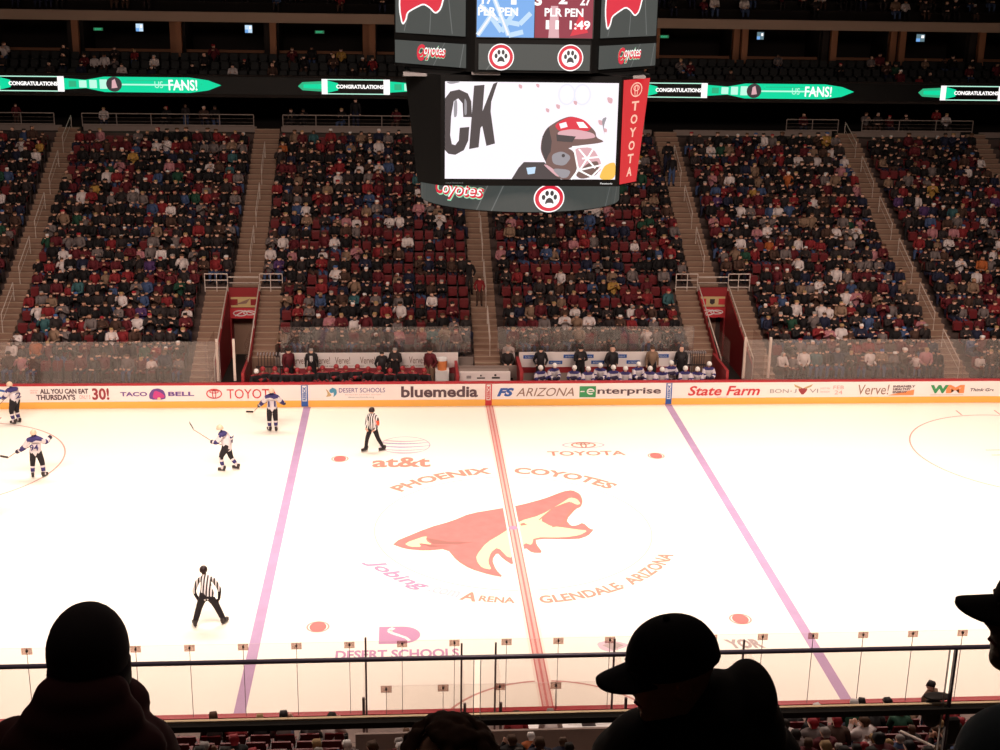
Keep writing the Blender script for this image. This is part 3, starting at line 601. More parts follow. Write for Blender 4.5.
def coys(b, sc=1):
    b.rect(.02, .98, .06, .94, 'led_grey', 0); b.line([(.55, .06), (.7, .94)], .01, 'led_greyline', .003); b.line([(.9, .06), (.95, .94)], .01, 'led_greyline', .003)
    b.text('Coyotes', .33, .72, .22, .84, 'led_lime', .008, bold=.1, shear=.3); b.text('Coyotes', .33, .72, .24, .82, 'led_red', .012, bold=.05, shear=.3); b.text('C', .33, .44, .2, .84, 'led_red', .014, bold=.04, shear=.2); b.text('oyotes', .43, .71, .34, .78, 'led_white', .016, bold=.0, shear=.3)
f3 = (1.7, -3.33, 0); UL_ = dict()
def upface(sg, z0, z1, fn, name, label):
    a = (1.8*sg, -3.15, z0); c = (3.86*sg, -1.05-.0, z0); d_ = (1.8*sg, -3.15, z1); e = (3.86*sg, -1.05, z1)
    if sg < 0: side(fn, name, label, c, a, e, d_, sg)
    else: side(fn, name, label, a, c, d_, e, sg)
upface(-1, 15.25, 15.98, coys, 'lit_panel', 'upper left panel with red script'); upface(1, 15.25, 15.98, coys, 'lit_panel', 'upper right panel with red script')
upface(-1, 16.08, 18.2, coypanel, 'lit_panel', 'upper left panel with red animal outline'); upface(1, 16.08, 18.2, coypanel, 'lit_panel', 'upper right panel with red animal outline')
def paw(b, cx, cy, r, k=1):
    b.disc(cx, cy, r, r*k, 'led_red', .012); b.ring(cx, cy, r, r*k, r*.08, 'led_white', .016, wb=r*k*.08); b.disc(cx, cy, r*.68, r*k*.68, 'led_white', .016)
    b.poly(smooth_poly([(cx-.3*r, cy-.42*r*k), (cx-.1*r, cy-.32*r*k), (cx+.1*r, cy-.32*r*k), (cx+.3*r, cy-.42*r*k), (cx+.22*r, cy-.08*r*k), (cx, cy+.08*r*k), (cx-.22*r, cy-.08*r*k)]), 'led_char', .02)
    for dx, dy in ((-.38, .08), (-.16, .36), (.16, .36), (.38, .08)): b.disc(cx+dx*r, cy+dy*r*k, .12*r, .19*r*k, 'led_char', .02, n=12)
FU = off(lambda a, b_, c: (a, -3.32-c, b_))
face(lambda b: (b.rect(-1.52, 1.58, 15.27, 15.97, 'led_grey', 0), b.line([(-1.3, 15.27), (-.8, 15.97)], .03, 'led_greyline', .004), paw(b, -.9, 15.62, .36), paw(b, 1.03, 15.62, .36)), 'lit_panel', 'middle panel with two round paw emblems', FU)
def sc(b):
    b.rect(-1.6, 1.65, 16.13, 18.25, 'led_black', 0); b.rect(-1.58, 0.0, 16.15, 18.25, 'led_blue', .004); b.rect(.02, 1.62, 16.15, 18.25, 'led_maroon', .004)
    for pts in ([(-1.55, 16.2), (-1.2, 16.7), (-.9, 16.3), (-.5, 16.9)], [(-1.5, 17), (-1, 16.6), (-.4, 16.5), (-.1, 16.8)], [(-1.2, 17.4), (-.7, 16.2), (-.3, 16.3)]): b.line(pts, .13, 'led_sky', .006); b.line(pts[:2], .05, 'led_bg', .007)
    b.poly([(.4, 16.15), (.7, 16.15), (.65, 17.0), (.45, 17)], 'led_pink', .006); b.poly([(1.0, 16.2), (1.5, 16.3), (1.3, 16.9)], 'led_red', .006)
    b.text('PLR PEN', -1.55, -.45, 16.72, 16.94, 'led_white', .02, bold=.03); b.text('PLR PEN', .28, 1.35, 16.72, 16.94, 'led_white', .02, bold=.03)
    b.text('11', .32, .68, 16.38, 16.62, 'led_white', .02, bold=.04); b.text('1:49', .98, 1.55, 16.38, 16.62, 'led_white', .02, bold=.03)
    b.text('17', -1.45, -1.15, 17.02, 17.28, 'led_white', .02, bold=.03); b.text('1', -.65, -.5, 17.02, 17.3, 'led_white', .02, bold=.04); b.text('3', .0, .2, 17.0, 17.3, 'led_white', .02, bold=.05); b.text('2', .66, .9, 17.05, 17.35, 'led_white', .02, bold=.04); b.text('27', 1.25, 1.55, 17.02, 17.28, 'led_white', .02, bold=.03)
    b.text('0', -.7, -.45, 17.5, 18.1, 'led_white', .02, bold=.05); b.text('1', .75, .95, 17.5, 18.1, 'led_white', .02, bold=.05)
face(sc, 'score_screen', 'upper screen with penalty times', FU)
# curved ring at the bottom
def ringT(a, b_, c):
    t = -pi/2+a; return (3.07*cos(t)*(1+c/3), 2.75*sin(t)*(1+c/3), b_-11)
b = MB(); n = 64; v = []; 
for z in (11.17, 12.02):
    for i in range(n): t = 2*pi*i/n; v.append((3.05*cos(t), 2.73*sin(t), z-11))
b.add(v, [(i, (i+1) % n, n+(i+1) % n, n+i) for i in range(n)]+[tuple(range(n))[::-1], tuple(range(n, 2*n))], 'frame_black'); b.build('ring_housing', sb)
b = MB(ringT)
for i in range(40):
    a = -2.3+4.6*i/40; b.add([(a, 11.2, .01), (a+.115, 11.2, .01), (a+.115, 12, .01), (a, 12, .01)], [(0, 1, 2, 3)], 'led_grey')
for a in (-.5, -.35, .9, 1.1): b.line([(a, 11.2), (a+.12, 12)], .012, 'led_greyline', .02)
b.text('Coyotes', -1.02, -.42, 11.38, 12.0, 'led_lime', .03, bold=.08, shear=.25); b.text('Coyotes', -1.02, -.42, 11.42, 11.98, 'led_red', .045, bold=.04, shear=.25); b.text('oyotes', -.9, -.44, 11.5, 11.86, 'led_white', .06, shear=.25)
def pawring(b, ca, cb):
    r = .15; k = .40/.15; paw(b, ca, cb, r, k)
bb = MB(lambda a, b_, c: ringT(a, b_, c+.03)); paw(bb, .2, 11.6, .15, .41/.15); 
b.build('ring_display', sb, label='curved grey ring display with red script'); bb.build('ring_emblem', sb, label='round paw emblem on the ring display')
for x in (-2.2, 2.2):
    for y in (-1.5, 1.5): MB().tube([(x, y, 7.3), (x, y, 19.9)], .03, 'black', 6).build('hoist_cable', sb)
MB().box(-3.6, -2.9, -2.6, -2.0, 4.02, 4.1, 'steel').box(-1.7, -.9, -3.2, -2.9, 4.12, 4.2, 'steel').box(2.6, 3.3, -2.6, -2.0, 4.02, 4.1, 'steel').build('catwalk_edge', sb)
MB().box(-40, 40, -45, 45, 31, 31.2, 'wall_dark').build('ceiling', kind='structure')

# ------------------------------------------------------------------ figures
BON = [('pelvis', 'waist', 'top'), ('waist', 'chest', 'top'), ('chest', 'nk0', 'top'), ('nk0', 'nk1', 'skin'), ('nk1', 'head', 'head'), ('head', 'crown', 'head')]
for s in 'LR':
    BON += [('nk0', 'sh'+s, 'top'), ('sh'+s, 'el'+s, 'upper'), ('el'+s, 'wr'+s, 'fore'), ('wr'+s, 'ha'+s, 'hand'), ('pelvis', 'hi'+s, 'bottom'), ('hi'+s, 'kn'+s, 'bottom'), ('kn'+s, 'an'+s, 'shin'), ('an'+s, 'to'+s, 'shoe')]
FALL = dict(upper='top', fore='top', hand='skin', shin='bottom')
RAD = dict(pelvis=.145, waist=.135, chest=.155, nk0=.085, nk1=.055, head=.092, crown=.07, sh=.075, el=.05, wr=.036, ha=.036, hi=.10, kn=.065, an=.045, to=.042)
def pose(kind, **kw):
    J = dict(pelvis=(0, 0, .95), waist=(0, 0, 1.12), chest=(0, .01, 1.34), nk0=(0, 0, 1.47), nk1=(0, .01, 1.54), head=(0, .025, 1.65), crown=(0, .02, 1.73))
    for s, q in (('L', -1), ('R', 1)):
        J.update({'sh'+s: (q*.19, 0, 1.42), 'el'+s: (q*.25, -.02, 1.14), 'wr'+s: (q*.25, .08, .9), 'ha'+s: (q*.24, .12, .82), 'hi'+s: (q*.10, 0, .9), 'kn'+s: (q*.12, .03, .5), 'an'+s: (q*.13, 0, .09), 'to'+s: (q*.15, .15, .04)})
    if kind.startswith('sit'):
        d = -.45
        for k in ('pelvis', 'waist', 'chest', 'nk0', 'nk1', 'head', 'crown', 'shL', 'shR', 'elL', 'elR', 'wrL', 'wrR', 'haL', 'haR', 'hiL', 'hiR'): J[k] = (J[k][0], J[k][1]-.12, J[k][2]+d)
        for s, q in (('L', -1), ('R', 1)):
            J['el'+s] = (q*.26, -.08, .70); J['wr'+s] = (q*.15, .16, .62); J['ha'+s] = (q*.08, .24, .62)
            J['kn'+s] = (q*.14, .34, .50); J['an'+s] = (q*.14, .36, .1); J['to'+s] = (q*.15, .50, .04)
        lean = {'sit_lean': .22, 'sit_fwd': .34}.get(kind, .03)
        if lean:
            for k in ('waist', 'chest', 'nk0', 'nk1', 'head', 'crown', 'shL', 'shR'):
                x, y, z = J[k]; h = z-.5; J[k] = (x, y+lean*h, z-lean*lean*h*.5)
        if kind in ('sit_lean', 'sit_fwd'):
            for s, q in (('L', -1), ('R', 1)): J['el'+s] = (q*.24, .14, .68); J['wr'+s] = (q*.10, .34, .66); J['ha'+s] = (q*.03, .42, .68)
        if kind == 'sit_cross':
            for s, q in (('L', -1), ('R', 1)): J['el'+s] = (q*.27, .0, .74); J['wr'+s] = (-q*.04, .17, .82+.03*q); J['ha'+s] = (-q*.13, .12, .84)
        if kind == 'sit_clap':
            for s, q in (('L', -1), ('R', 1)): J['el'+s] = (q*.27, .05, .78); J['wr'+s] = (q*.06, .24, .95); J['ha'+s] = (q*.02, .28, 1.03)
        if kind == 'sit_phone':
            J['elR'] = (.28, .02, .80); J['wrR'] = (.16, .12, 1.02); J['haR'] = (.12, .1, 1.1)
    if kind == 'stand_cross':
        for s, q in (('L', -1), ('R', 1)): J['el'+s] = (q*.27, .05, 1.15); J['wr'+s] = (-q*.05, .20, 1.22+.03*q); J['ha'+s] = (-q*.13, .15, 1.24)
    if kind == 'stand_pock':
        for s, q in (('L', -1), ('R', 1)): J['el'+s] = (q*.30, -.06, 1.14); J['wr'+s] = (q*.22, .08, .98); J['ha'+s] = (q*.17, .12, .93)
    J.update(kw); return J
def grow(J, sub=0, rs=1.0, rad=None, fingers=False, extra=None):
    names = list(J); rd = dict(RAD); rd.update(rad or {})
    V = [J[n] for n in names]; E_ = [(names.index(a), names.index(c)) for a, c, _ in BON]
    R_ = [rd.get(n, rd.get(n[:-1], .05))*rs for n in names]
    regs = [(Vector(J[a]), Vector(J[c]), g, (rd.get(a, rd.get(a[:-1], .05))+rd.get(c, rd.get(c[:-1], .05)))/2) for a, c, g in BON]
    if fingers:
        for s, q in (('L', -1), ('R', 1)):
            wv = Vector(J['wr'+s]); hv = Vector(J['ha'+s]); d = (hv-wv).normalized(); side_ = d.cross(Vector((0, 0, 1)))
            side_ = (side_ if side_.length > .2 else d.cross(Vector((1, 0, 0)))).normalized(); up_ = side_.cross(d)
            hi = names.index('ha'+s)
            for k, (o_, L) in enumerate(((-.032, .06), (-.011, .075), (.011, .078), (.032, .068))):
                p0 = hv+side_*o_+d*.02; p1 = p0+d*L*.55; p2 = p1+d*L*.4-up_*.022
                n0 = len(V); V += [tuple(p0), tuple(p1), tuple(p2)]; R_ += [.011, .010, .0085]; E_ += [(hi, n0), (n0, n0+1), (n0+1, n0+2)]
            p0 = wv+(hv-wv)*.5+side_*.04; p1 = p0+side_*.025+d*.045; n0 = len(V); V += [tuple(p0), tuple(p1)]; R_ += [.013, .010]; E_ += [(hi, n0), (n0, n0+1)]
            regs.append((hv, hv+d*.1, 'hand', .04))
    me = bpy.data.meshes.new('t'); bm = bmesh.new(); sk = bm.verts.layers.skin.verify()
    bv = [bm.verts.new(v) for v in V]
    for v, r in zip(bv, R_): v[sk].radius = (r, r)
    bv[0][sk].use_root = True
    for a, c in E_: bm.edges.new((bv[a], bv[c]))
    bm.to_mesh(me); bm.free()
    o = bpy.data.objects.new('t', me); C.objects.link(o); o.modifiers.new('s', 'SKIN')
    if sub: q = o.modifiers.new('u', 'SUBSURF'); q.levels = sub; q.render_levels = sub
    dg = bpy.context.evaluated_depsgraph_get(); ev = o.evaluated_get(dg); m2 = ev.to_mesh()
    vs_ = np.array([tuple(v.co) for v in m2.vertices]); fs = [tuple(p.vertices) for p in m2.polygons]
    ev.to_mesh_clear(); bpy.data.objects.remove(o); bpy.data.meshes.remove(me)
    rg = []; hc = Vector(J['head'])
    fwd = Vector((0, 1, 0))
    for f in fs:
        c = Vector(vs_[list(f)].mean(0)); best = 1e9
        for a, b_, g, r in regs:
            ab = b_-a; t = max(0, min(1, (c-a).dot(ab)/max(ab.length_squared, 1e-9))); dd = (c-(a+ab*t)).length-r*.9
            if dd < best: best = dd; bg = g
        if bg == 'head': bg = 'hair' if (c.z > hc.z+.035 or (c.y < hc.y-.01 and c.z > hc.z-.07)) else 'skin'
        rg.append(bg)
    return vs_, fs, rg
ORD = ('skin', 'hair', 'top', 'bottom', 'shoe')
def man(name, J, mats, loc, rz, sub=1, fingers=False, rad=None, label=None, cat='person', group=None, scale=1, parent=None, rule=None):
    vs_, fs, rg = grow(J, sub, 1, rad, fingers)
    if rule: rg = [rule(vs_[list(f)].mean(0), g) for f, g in zip(fs, rg)]
    ks = []
    for g in rg:
        if g not in ks: ks.append(g)
    b = MB(); b.v = [tuple(v) for v in vs_]; b.f = fs; b.mats = [mats[k] if k in mats else mats[FALL.get(k, 'top')] for k in ks]; b.mi = [ks.index(g) for g in rg]
    o = b.build(name, parent, smooth=True)
    if not parent:
        o.location = loc; o.rotation_euler = (0, 0, rz); o.scale = (scale,)*3
    return tag(o, label, cat if not parent else None, group)
D('skin_a', (.66, .38, .28), .6); D('skin_b', (.46, .24, .16), .6); D('skin_c', (.17, .08, .05), .6)
D('hair_black', (.02, .015, .012), .8); D('hair_brown', (.09, .045, .025), .8); D('hair_blond', (.38, .24, .11), .8); D('hair_grey', (.32, .28, .26), .8)
D('cap_white', (.75, .7, .68), .7); D('cap_crimson', (.34, .02, .03), .7); D('cap_black', (.015, .012, .015), .7); D('cap_blue', (.05, .12, .3), .7)
TOPS = [('black', (.010, .008, .009), 40), ('charcoal', (.03, .022, .022), 16), ('maroon', (.11, .012, .018), 17), ('red', (.22, .018, .022), 7), ('white', (.70, .60, .58), 10), ('grey', (.17, .135, .13), 9), ('tan', (.24, .15, .10), 5), ('brown', (.07, .035, .025), 7), ('navy', (.015, .017, .04), 7), ('blue', (.05, .08, .17), 3), ('green', (.015, .06, .035), 2), ('yellow', (.45, .25, .06), .7), ('orange', (.42, .11, .03), .5), ('pink', (.45, .19, .21), 2.2), ('teal', (.04, .11, .12), .8), ('purple', (.08, .035, .12), .8)]
for n_, c_, _ in TOPS: D('shirt_'+n_, c_, .8)
HAIRS = [('hair_black', 'black hair', 20), ('hair_brown', 'brown hair', 30), ('hair_blond', 'fair hair', 10), ('hair_grey', 'grey hair', 7), ('cap_white', 'a white cap', 6), ('cap_crimson', 'a red cap', 7), ('cap_black', 'a black cap', 14), ('cap_blue', 'a blue cap', 2)]
PANTS = ['shirt_charcoal', 'shirt_black', 'shirt_navy', 'shirt_blue', 'shirt_brown', 'shirt_navy']
SKINS = ['skin_a']*5+['skin_b']*3+['skin_c']
def wc(seq): return RNG.choices(seq, [q[2] for q in seq])[0]
SIT = [grow(pose(k)) for k in ('sit', 'sit_cross', 'sit_lean', 'sit_clap', 'sit_phone', 'sit_fwd', 'sit')]
STD = [grow(pose(k)) for k in ('stand', 'stand_cross', 'stand_pock')]
SPT = []   # spectators: dict(loc, rz, tpl, mats, label bits)
def spect(x, y, z, rz, stand=False, top=None, hair=None, where='', tpl=None):
    t = tpl if tpl is not None else (RNG.randrange(len(STD)) if stand else RNG.randrange(len(SIT)))
    tn = wc(TOPS)[0] if top is None else top; hr = wc(HAIRS) if hair is None else [h for h in HAIRS if h[0] == hair][0]
    SPT.append(dict(p=(x, y, z), rz=rz, stand=stand, t=t, top=tn, hair=hr, skin=RNG.choice(SKINS), pants=RNG.choice(PANTS), s=RNG.choice((RNG.uniform(.92, 1.06), RNG.uniform(.92, 1.06), RNG.uniform(.78, .95))), where=where))

# seat template: facing +y, origin on the tread under the seat
def seat_mb(full=True):
    b = MB()
    prof = [(-.20, .42, -.14), (-.22, .60, -.16), (-.20, .84, -.22), (.20, .84, -.22), (.22, .60, -.16), (.20, .42, -.14)]
    v = [(x, y, z) for x, z, y in prof]+[(x, y-.05, z) for x, z, y in prof]
    b.add(v, [(0, 1, 4, 5), (1, 2, 3, 4), (11, 10, 7, 6), (10, 9, 8, 7), (0, 6, 7, 1), (1, 7, 8, 2), (2, 8, 9, 3), (3, 9, 10, 4), (4, 10, 11, 5), (5, 11, 6, 0)], 'seat_red')
    return b
def seat_pan(b, up):
    if up: b.box(-.2, .2, -.13, -.05, .43, .80, 'seat_red')
    else: b.box(-.2, .2, -.12, .28, .40, .46, 'seat_red')
    return b
def seat_leg(b): b.box(-.255, -.225, -.2, .2, .0, .62, 'seat_frame'); return b
SEATS = []   # (x,y,z,rz,up,where)
def sec_name(x):
    for a, c, n in ((-99, -29.3, 'outer left corner'), (-28.2, -22.2, 'left corner'), (-21.2, -11.7, 'left section'), (-10.5, -.4, 'left bench section'), (.6, 10.4, 'right bench section'), (11.5, 20.8, 'right section'), (21.8, 28.4, 'right corner'), (29, 99, 'outer right corner')):
        if a <= x <= c: return n
    return 'section'
SR = 21   # looser patches of empty seats like the photo's middle rows
def occ_p(x, i):
    p = .90
    if -9 < x < 10 and 6 <= i <= 13: p = .76
    if 2 < x < 9 and 5 <= i <= 12: p = .66
    if -5 < x < 0 and 3 <= i <= 13: p = .72
    if i in (4, 9, 10) and -3.5 < x < -.5: p = .3
    if 20 < abs(x): p = .84
    return p
for i in range(SR):
    for a, c in row_spans(i):
        n = int((c-a-.12)/.51); x0 = (a+c)/2-(n-1)*.255
        prev = False
        for k in range(n):
            x = x0+.51*k; z = hz(i); y = yrow(i)+.52
            u, v_, _ = proj((x, y, z+.8))
            if not (-40 < u < 1040 and v_ < 400): continue
            where = '%s row, %s, %s seat' % (ordw(i+1), sec_name(x), ordw(k+1))
            full = RNG.random() < (occ_p(x, i)+(.08 if prev else -.08)); prev = full
            SEATS.append((x, y, z, pi, not full, where))
            if full:
                top = None
                spect(x+RNG.uniform(-.07, .07), y-.02+RNG.uniform(-.06, .03), z, pi+RNG.uniform(-.55, .55), top=top, where=where)
# people standing in the far stairways and on the concourse
for x, i, tp, hr, ln in ((-.9+.35, 7.2, 'black', 'hair_black', 'on the centre stairway, left of the one in red'), (-.1, 6.9, 'red', 'hair_brown', 'on the centre stairway'), (-.75, 13, 'green', 'hair_black', 'in dark green on the centre stairway, high up'), (10.5, 18.2, 'black', 'hair_black', 'high on the stairway above the right tunnel'), (10.6, 17.1, 'black', 'hair_brown', 'on the stairway above the right tunnel, lower one'), (1.0, 1.0, 'grey', 'skin_a', '')):
    if hr == 'skin_a': continue
    spect(x, yrow(int(i))+.4, hz(int(i)), pi, True, tp, hr, ln)
for a, c in segs:
    x = a+.4; q = 0
    while x < c-.3:
        if RNG.random() < .62:
            q += 1; spect(x, yrow(23)+1.1, 9.12, pi+RNG.uniform(-.3, .3), RNG.random() < .3, None, None, 'concourse')
        x += RNG.uniform(.6, 1.2)
for i in range(3):
    x = -27+RNG.random()*.3
    while x < 32:
        SEATS.append((x, Yf+.95+i*.85, 11.45+(i-0)*.42, pi, False, 'club'))
        if RNG.random() < (.34 if (x < -17 or -16 < x < -9 or 5 < x < 14 or x > 22) else .12): spect(x, Yf+.95+i*.85, 11.45+i*.42, pi, False, None, None, 'club')
        x += .55
for i in range(3):
    x = -27.
    while x < 33:
        if RNG.random() < .35: spect(x, 37.7+i*.8, 15.4+i*.5, pi, False, None, None, 'upper')
        x += .6

# ------------------------------------------------------------------ near stand (its lowest rows show under the guard ledge)
def nhz(i): return 1.14+i*.34+i*i*.0022
def nrow(i): return -14.55-TR*i      # front edge of the row (towards the ice)
def nspans(i):
    cuts = [(-11.6, -10.4), (10.4, 11.6), (-.2, .95)] if i >= 3 else [(-11.6, -10.4), (10.4, 11.6), (-4.7, 4.5)]
    out = []; x = -24
    for a, c in cuts: out.append((x, a)) if a > x else 0; x = max(x, c)
    out.append((x, 24)); return out
cuts_sorted = None
def nspans(i):
    cuts = [(-11.6, -10.4), ((-.2, .95) if i >= 3 else (-4.7, 4.5)), (10.4, 11.6)]
    out = []; x = -24
    for a, c in cuts: out.append((x, a)); x = c
    out.append((x, 24)); return out
b = MB()
for i in range(22):
    for a, c in nspans(i): b.box(a, c, nrow(i)-TR, nrow(i), -.3, nhz(i), 'terrace')
b.build('seating_terrace', kind='structure', label='stepped concrete terraces of the near stand')
for xa, xb, i0 in ((-.2, .95, 3), (-11.6, -10.4, 0), (10.4, 11.6, 0)):
    b = MB()
    for i in range(i0, 22):
        dz = nhz(i+1)-nhz(i); b.box(xa, xb, nrow(i)-TR/2, nrow(i), -.3, nhz(i)+.004, 'step_tan'); b.box(xa, xb, nrow(i)-TR, nrow(i)-TR/2, -.3, nhz(i)+dz/2, 'step_tan')
    b.build('stairway', kind='structure')
MB().box(-24, 24, -14.55, -13.1, -.1, .3, 'concrete').box(-4.7, 4.5, -17.01, -14.5, -.1, .3, 'concrete').build('penalty_box_floor', kind='structure')
for nm, bx_ in (('left', (-24, -4.7, -14.55, -14.5, .3, 1.1)), ('right', (4.5, 24, -14.55, -14.5, .3, 1.1)), ('behind_penalty_boxes', (-4.7, 4.5, -17.05, -16.98, .3, 2.15)), ('penalty_box_back', (-4.7, 4.5, -15.42, -15.35, .3, 2.0)), ('penalty_box_front', (-4.7, 4.5, -14.97, -14.93, .3, 1.1))):
    MB().box(*bx_, 'concrete').build('wall_near_'+nm, kind='structure')
for i in range(13):
    for a, c in nspans(i):
        n = int((c-a-.12)/.53); x0 = (a+c)/2-(n-1)*.265
        for k in range(n):
            x = x0+.53*k; z = nhz(i); y = nrow(i)-.52
            u, v_, dp = proj((x, y, z+1.2))
            if not (-60 < u < 1060 and v_ < 790): continue
            sid = 'left' if x < 0 else 'right'
            where = 'near stand, %s row, %s, %s seat' % (ordw(i+1), ('far left block', 'left block', 'right block', 'far right block')[nspans(i).index((a, c))], ordw(k+1))
            if i == 0: p = 1.1 if any(abs(x-q) < .2 for q in (-7.93, -7.4, -6.89, -6.3, -5.85, -5.3, 4.89, 5.52, 6.5, 7.0, 7.55)) else (.0 if abs(x) < 9 else .5)
            elif i < 4: p = .10 if x < -4 else (.3 if x < 3 else .62)
            else: p = .88
            full = RNG.random() < p
            if abs(x-3.25) < .75 and i in (4, 5, 6, 7, 8, 9): full = False
            SEATS.append((x, y, z, 0, not full and i > 3, where))
            if full:
                spect(x+RNG.uniform(-.05, .05), y+.02, z, RNG.uniform(-.4, .4), where=where)
spect(3.25, nrow(9)-.35, nhz(9), .1, True, 'grey', 'hair_blond', 'standing in the near stand right of the capped man', 0)
spect(8.25, -15.0, 1.02, .9, True, 'tan', 'cap_black', 'standing alone by the near glass at far right', 2)
for x, tp, hr in ((-1.1, 'red', 'hair_brown'), (1.9, 'black', 'hair_black'), (2.6, 'white', 'hair_blond'), (-.3, 'white', 'hair_grey'), (3.6, 'black', 'hair_brown')):
    spect(x, -14.35, .3+.28, 0, False, tp, hr, 'at the timekeepers table by the near boards, %s' % {-1.1: 'leftmost', 1.9: 'third from the left', 2.6: 'fourth from the left', -.3: 'second from the left', 3.6: 'rightmost'}[x])
for x in (-3.6, -2.9): spect(x, -14.3, .3, 0, False, 'black', None, 'inside the left penalty box, %s' % ('left' if x < -3 else 'right'))

# build the crowd: the 300 that show largest one by one, the rest as one object
def hidden(u, v_): return (u < 172 and v_ > 690) or (395 < u < 505 and v_ > 722) or (610 < u < 800 and v_ > 690) or (u > 958 and v_ > 735)
def score(P, h):
    u, v_, z = proj((P[0], P[1], P[2]+h))
    return z if (0 < u < 1000 and 0 < v_ < 752 and not hidden(u, v_) and not (408 < u < 650 and v_ < 205)) else 1e4+z
SPT.sort(key=lambda s: score(s['p'], 1.15 if not s['stand'] else 1.6))
pal = {}
def add_person(b, s):
    vs_, fs, rg = (STD if s['stand'] else SIT)[s['t']]
    c_, s_ = cos(s['rz']), sin(s['rz']); k = s['s']; x, y, z = s['p']
    W = np.stack([x+k*(vs_[:, 0]*c_-vs_[:, 1]*s_), y+k*(vs_[:, 0]*s_+vs_[:, 1]*c_), z+k*vs_[:, 2]], 1)
    mp = dict(skin=s['skin'], hair=s['hair'][0], top='shirt_'+s['top'], bottom=s['pants'], shoe='cap_black')
    n = len(b.v); b.v.extend(map(tuple, W.tolist()))
    for f, g in zip(fs, rg):
        m_ = mp[FALL.get(g, g)]
        if m_ not in b.mats: b.mats.append(m_)
        b.mi.append(b.mats.index(m_)); b.f.append(tuple(i+n for i in f))
used = {}
for s in SPT[:300]:
    b = MB(); q = dict(s); q['p'] = (0, 0, 0); q['rz'] = 0; q['s'] = 1; add_person(b, q)
    wh = s['where'] or 'in the stand'
    lb = '%s top, %s, %s' % (s['top'], s['hair'][1], wh)
    if s['stand'] or 'number' in wh or 'table' in wh: lb = 'person in %s top %s' % (s['top'], wh)
    o = b.build('spectator', smooth=True, label=lb, cat='person', group='spectators nearest the ice'); o.location = s['p']; o.rotation_euler = (0, 0, s['rz']); o.scale = (s['s'],)*3
b = MB()
for s in SPT[300:]: add_person(b, s)
b.build('seated_crowd', smooth=True, label='dense crowd filling the upper rows of the far stand', cat='crowd', kind='stuff')
SEATS.sort(key=lambda s: score(s[:3], .6))
protos = {}
for up in (False, True):
    for rot in (0,):
        pass
def proto_seat(up):
    e = empty('arena_seat'); seat_mb().build('seat_back', e); seat_pan(MB(), up).build('seat_pan', e); seat_leg(MB()).build('side_frame', e); return e
ps = {False: None, True: None}; pk = {}
cnt = 0
for (x, y, z, rz, up, where) in SEATS:
    if cnt >= 300: break
    if where in ('club',): continue
    if ps[up] is None: e = ps[up] = proto_seat(up); pk[up] = kids(e)
    else: e = copy_tree(ps[up], None, pk[up])
    e.location = (x, y, z); e.rotation_euler = (0, 0, rz)
    tag(e, 'maroon %s seat, %s' % ('folded up' if up else 'arena', where), 'seat', 'arena seats nearest the ice'); cnt += 1
b = MB()
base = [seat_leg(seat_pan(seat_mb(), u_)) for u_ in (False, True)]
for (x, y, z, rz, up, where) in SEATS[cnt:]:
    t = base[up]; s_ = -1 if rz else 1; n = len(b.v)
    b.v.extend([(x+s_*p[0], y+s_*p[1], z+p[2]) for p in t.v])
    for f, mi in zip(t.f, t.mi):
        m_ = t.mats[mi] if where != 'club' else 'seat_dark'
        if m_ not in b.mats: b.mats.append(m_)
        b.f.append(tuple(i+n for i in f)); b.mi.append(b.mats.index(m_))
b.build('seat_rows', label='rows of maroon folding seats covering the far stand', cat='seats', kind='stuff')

# ------------------------------------------------------------------ benches
def bench(x0, x1, nm, side_):
    r = empty('team_bench', ((x0+x1)/2, 14.0, .15), label='long low bench of the %s team behind the boards' % nm, cat='bench')
    L = x1-x0
    MB().box(-L/2, L/2, -.38, .02, .36, .42, 'p_tan').build('bench_seat', r)
    for q in np.linspace(-L/2+.2, L/2-.2, 6): MB().box(q-.03, q+.03, -.34, -.02, 0, .36, 'steel').build('leg', r)
bench(-10.2, -1.9, 'dark shirted', 0); bench(1.9, 10.1, 'white shirted', 1)
BT = lambda a, b_, c: (a, 15.40-c, b_)
for x0, x1, nm in ((-9.09, -1.26, 'left'), (1.46, 9.2, 'right')):
    MB().box(x0, x1, 15.42, 15.5, .98, 1.66, 'board_white').box(x0, x1, 15.40, 15.5, .72, .98, 'p_maroon' if nm == 'left' else 'vom_red').box(x0, x1, 15.42, 15.5, .3, .72, 'concrete').build('wall_bench_back_'+nm, kind='structure')
b = MB(BT)
for x in (-8.34, -7.24, -6.36, -5.26, -4.2, -3.1): b.text('Verve!', x-.33, x+.33, 1.18, 1.5, 'p_brown', 0)
for x in (-6.3, -3.6): b.text('THE INSANELY HEALTHY ENERGY', x-.9, x+.9, 1.04, 1.1, 'p_brown', 0)
b.build('bench_back_lettering', bpy.data.objects['wall_bench_back_left'])
b = MB(BT)
for x, z in ((1.95, 1.46), (3.75, 1.48), (3.1, 1.2), (4.5, 1.48), (6.0, 1.48), (6.6, 1.2), (7.9, 1.48), (5.0, 1.2), (8.6, 1.2)):
    b.rect(x-.3, x+.3, z-.08, z+.08, 'p_blue', 0); b.text('arizona', x-.22, x+.22, z-.04, z+.04, 'p_white', .004)
b.build('bench_back_lettering', bpy.data.objects['wall_bench_back_right'])
MB().box(-1.3, 1.35, 14.86, 14.96, .3, 1.2, 'concrete').box(-1.26, .95, 13.85, 13.95, .15, 1.24, 'board_white').box(-1.26, .95, 13.95, 14.86, 1.05, 1.10, 'concrete').box(-1.42, -1.30, 13.2, 15.5, .15, 1.3, 'vom_red').box(1.32, 1.46, 13.2, 15.5, .15, 1.45, 'vom_red').build('wall_between_benches', kind='structure')
for x in (-.72, -.25, .35):
    pass
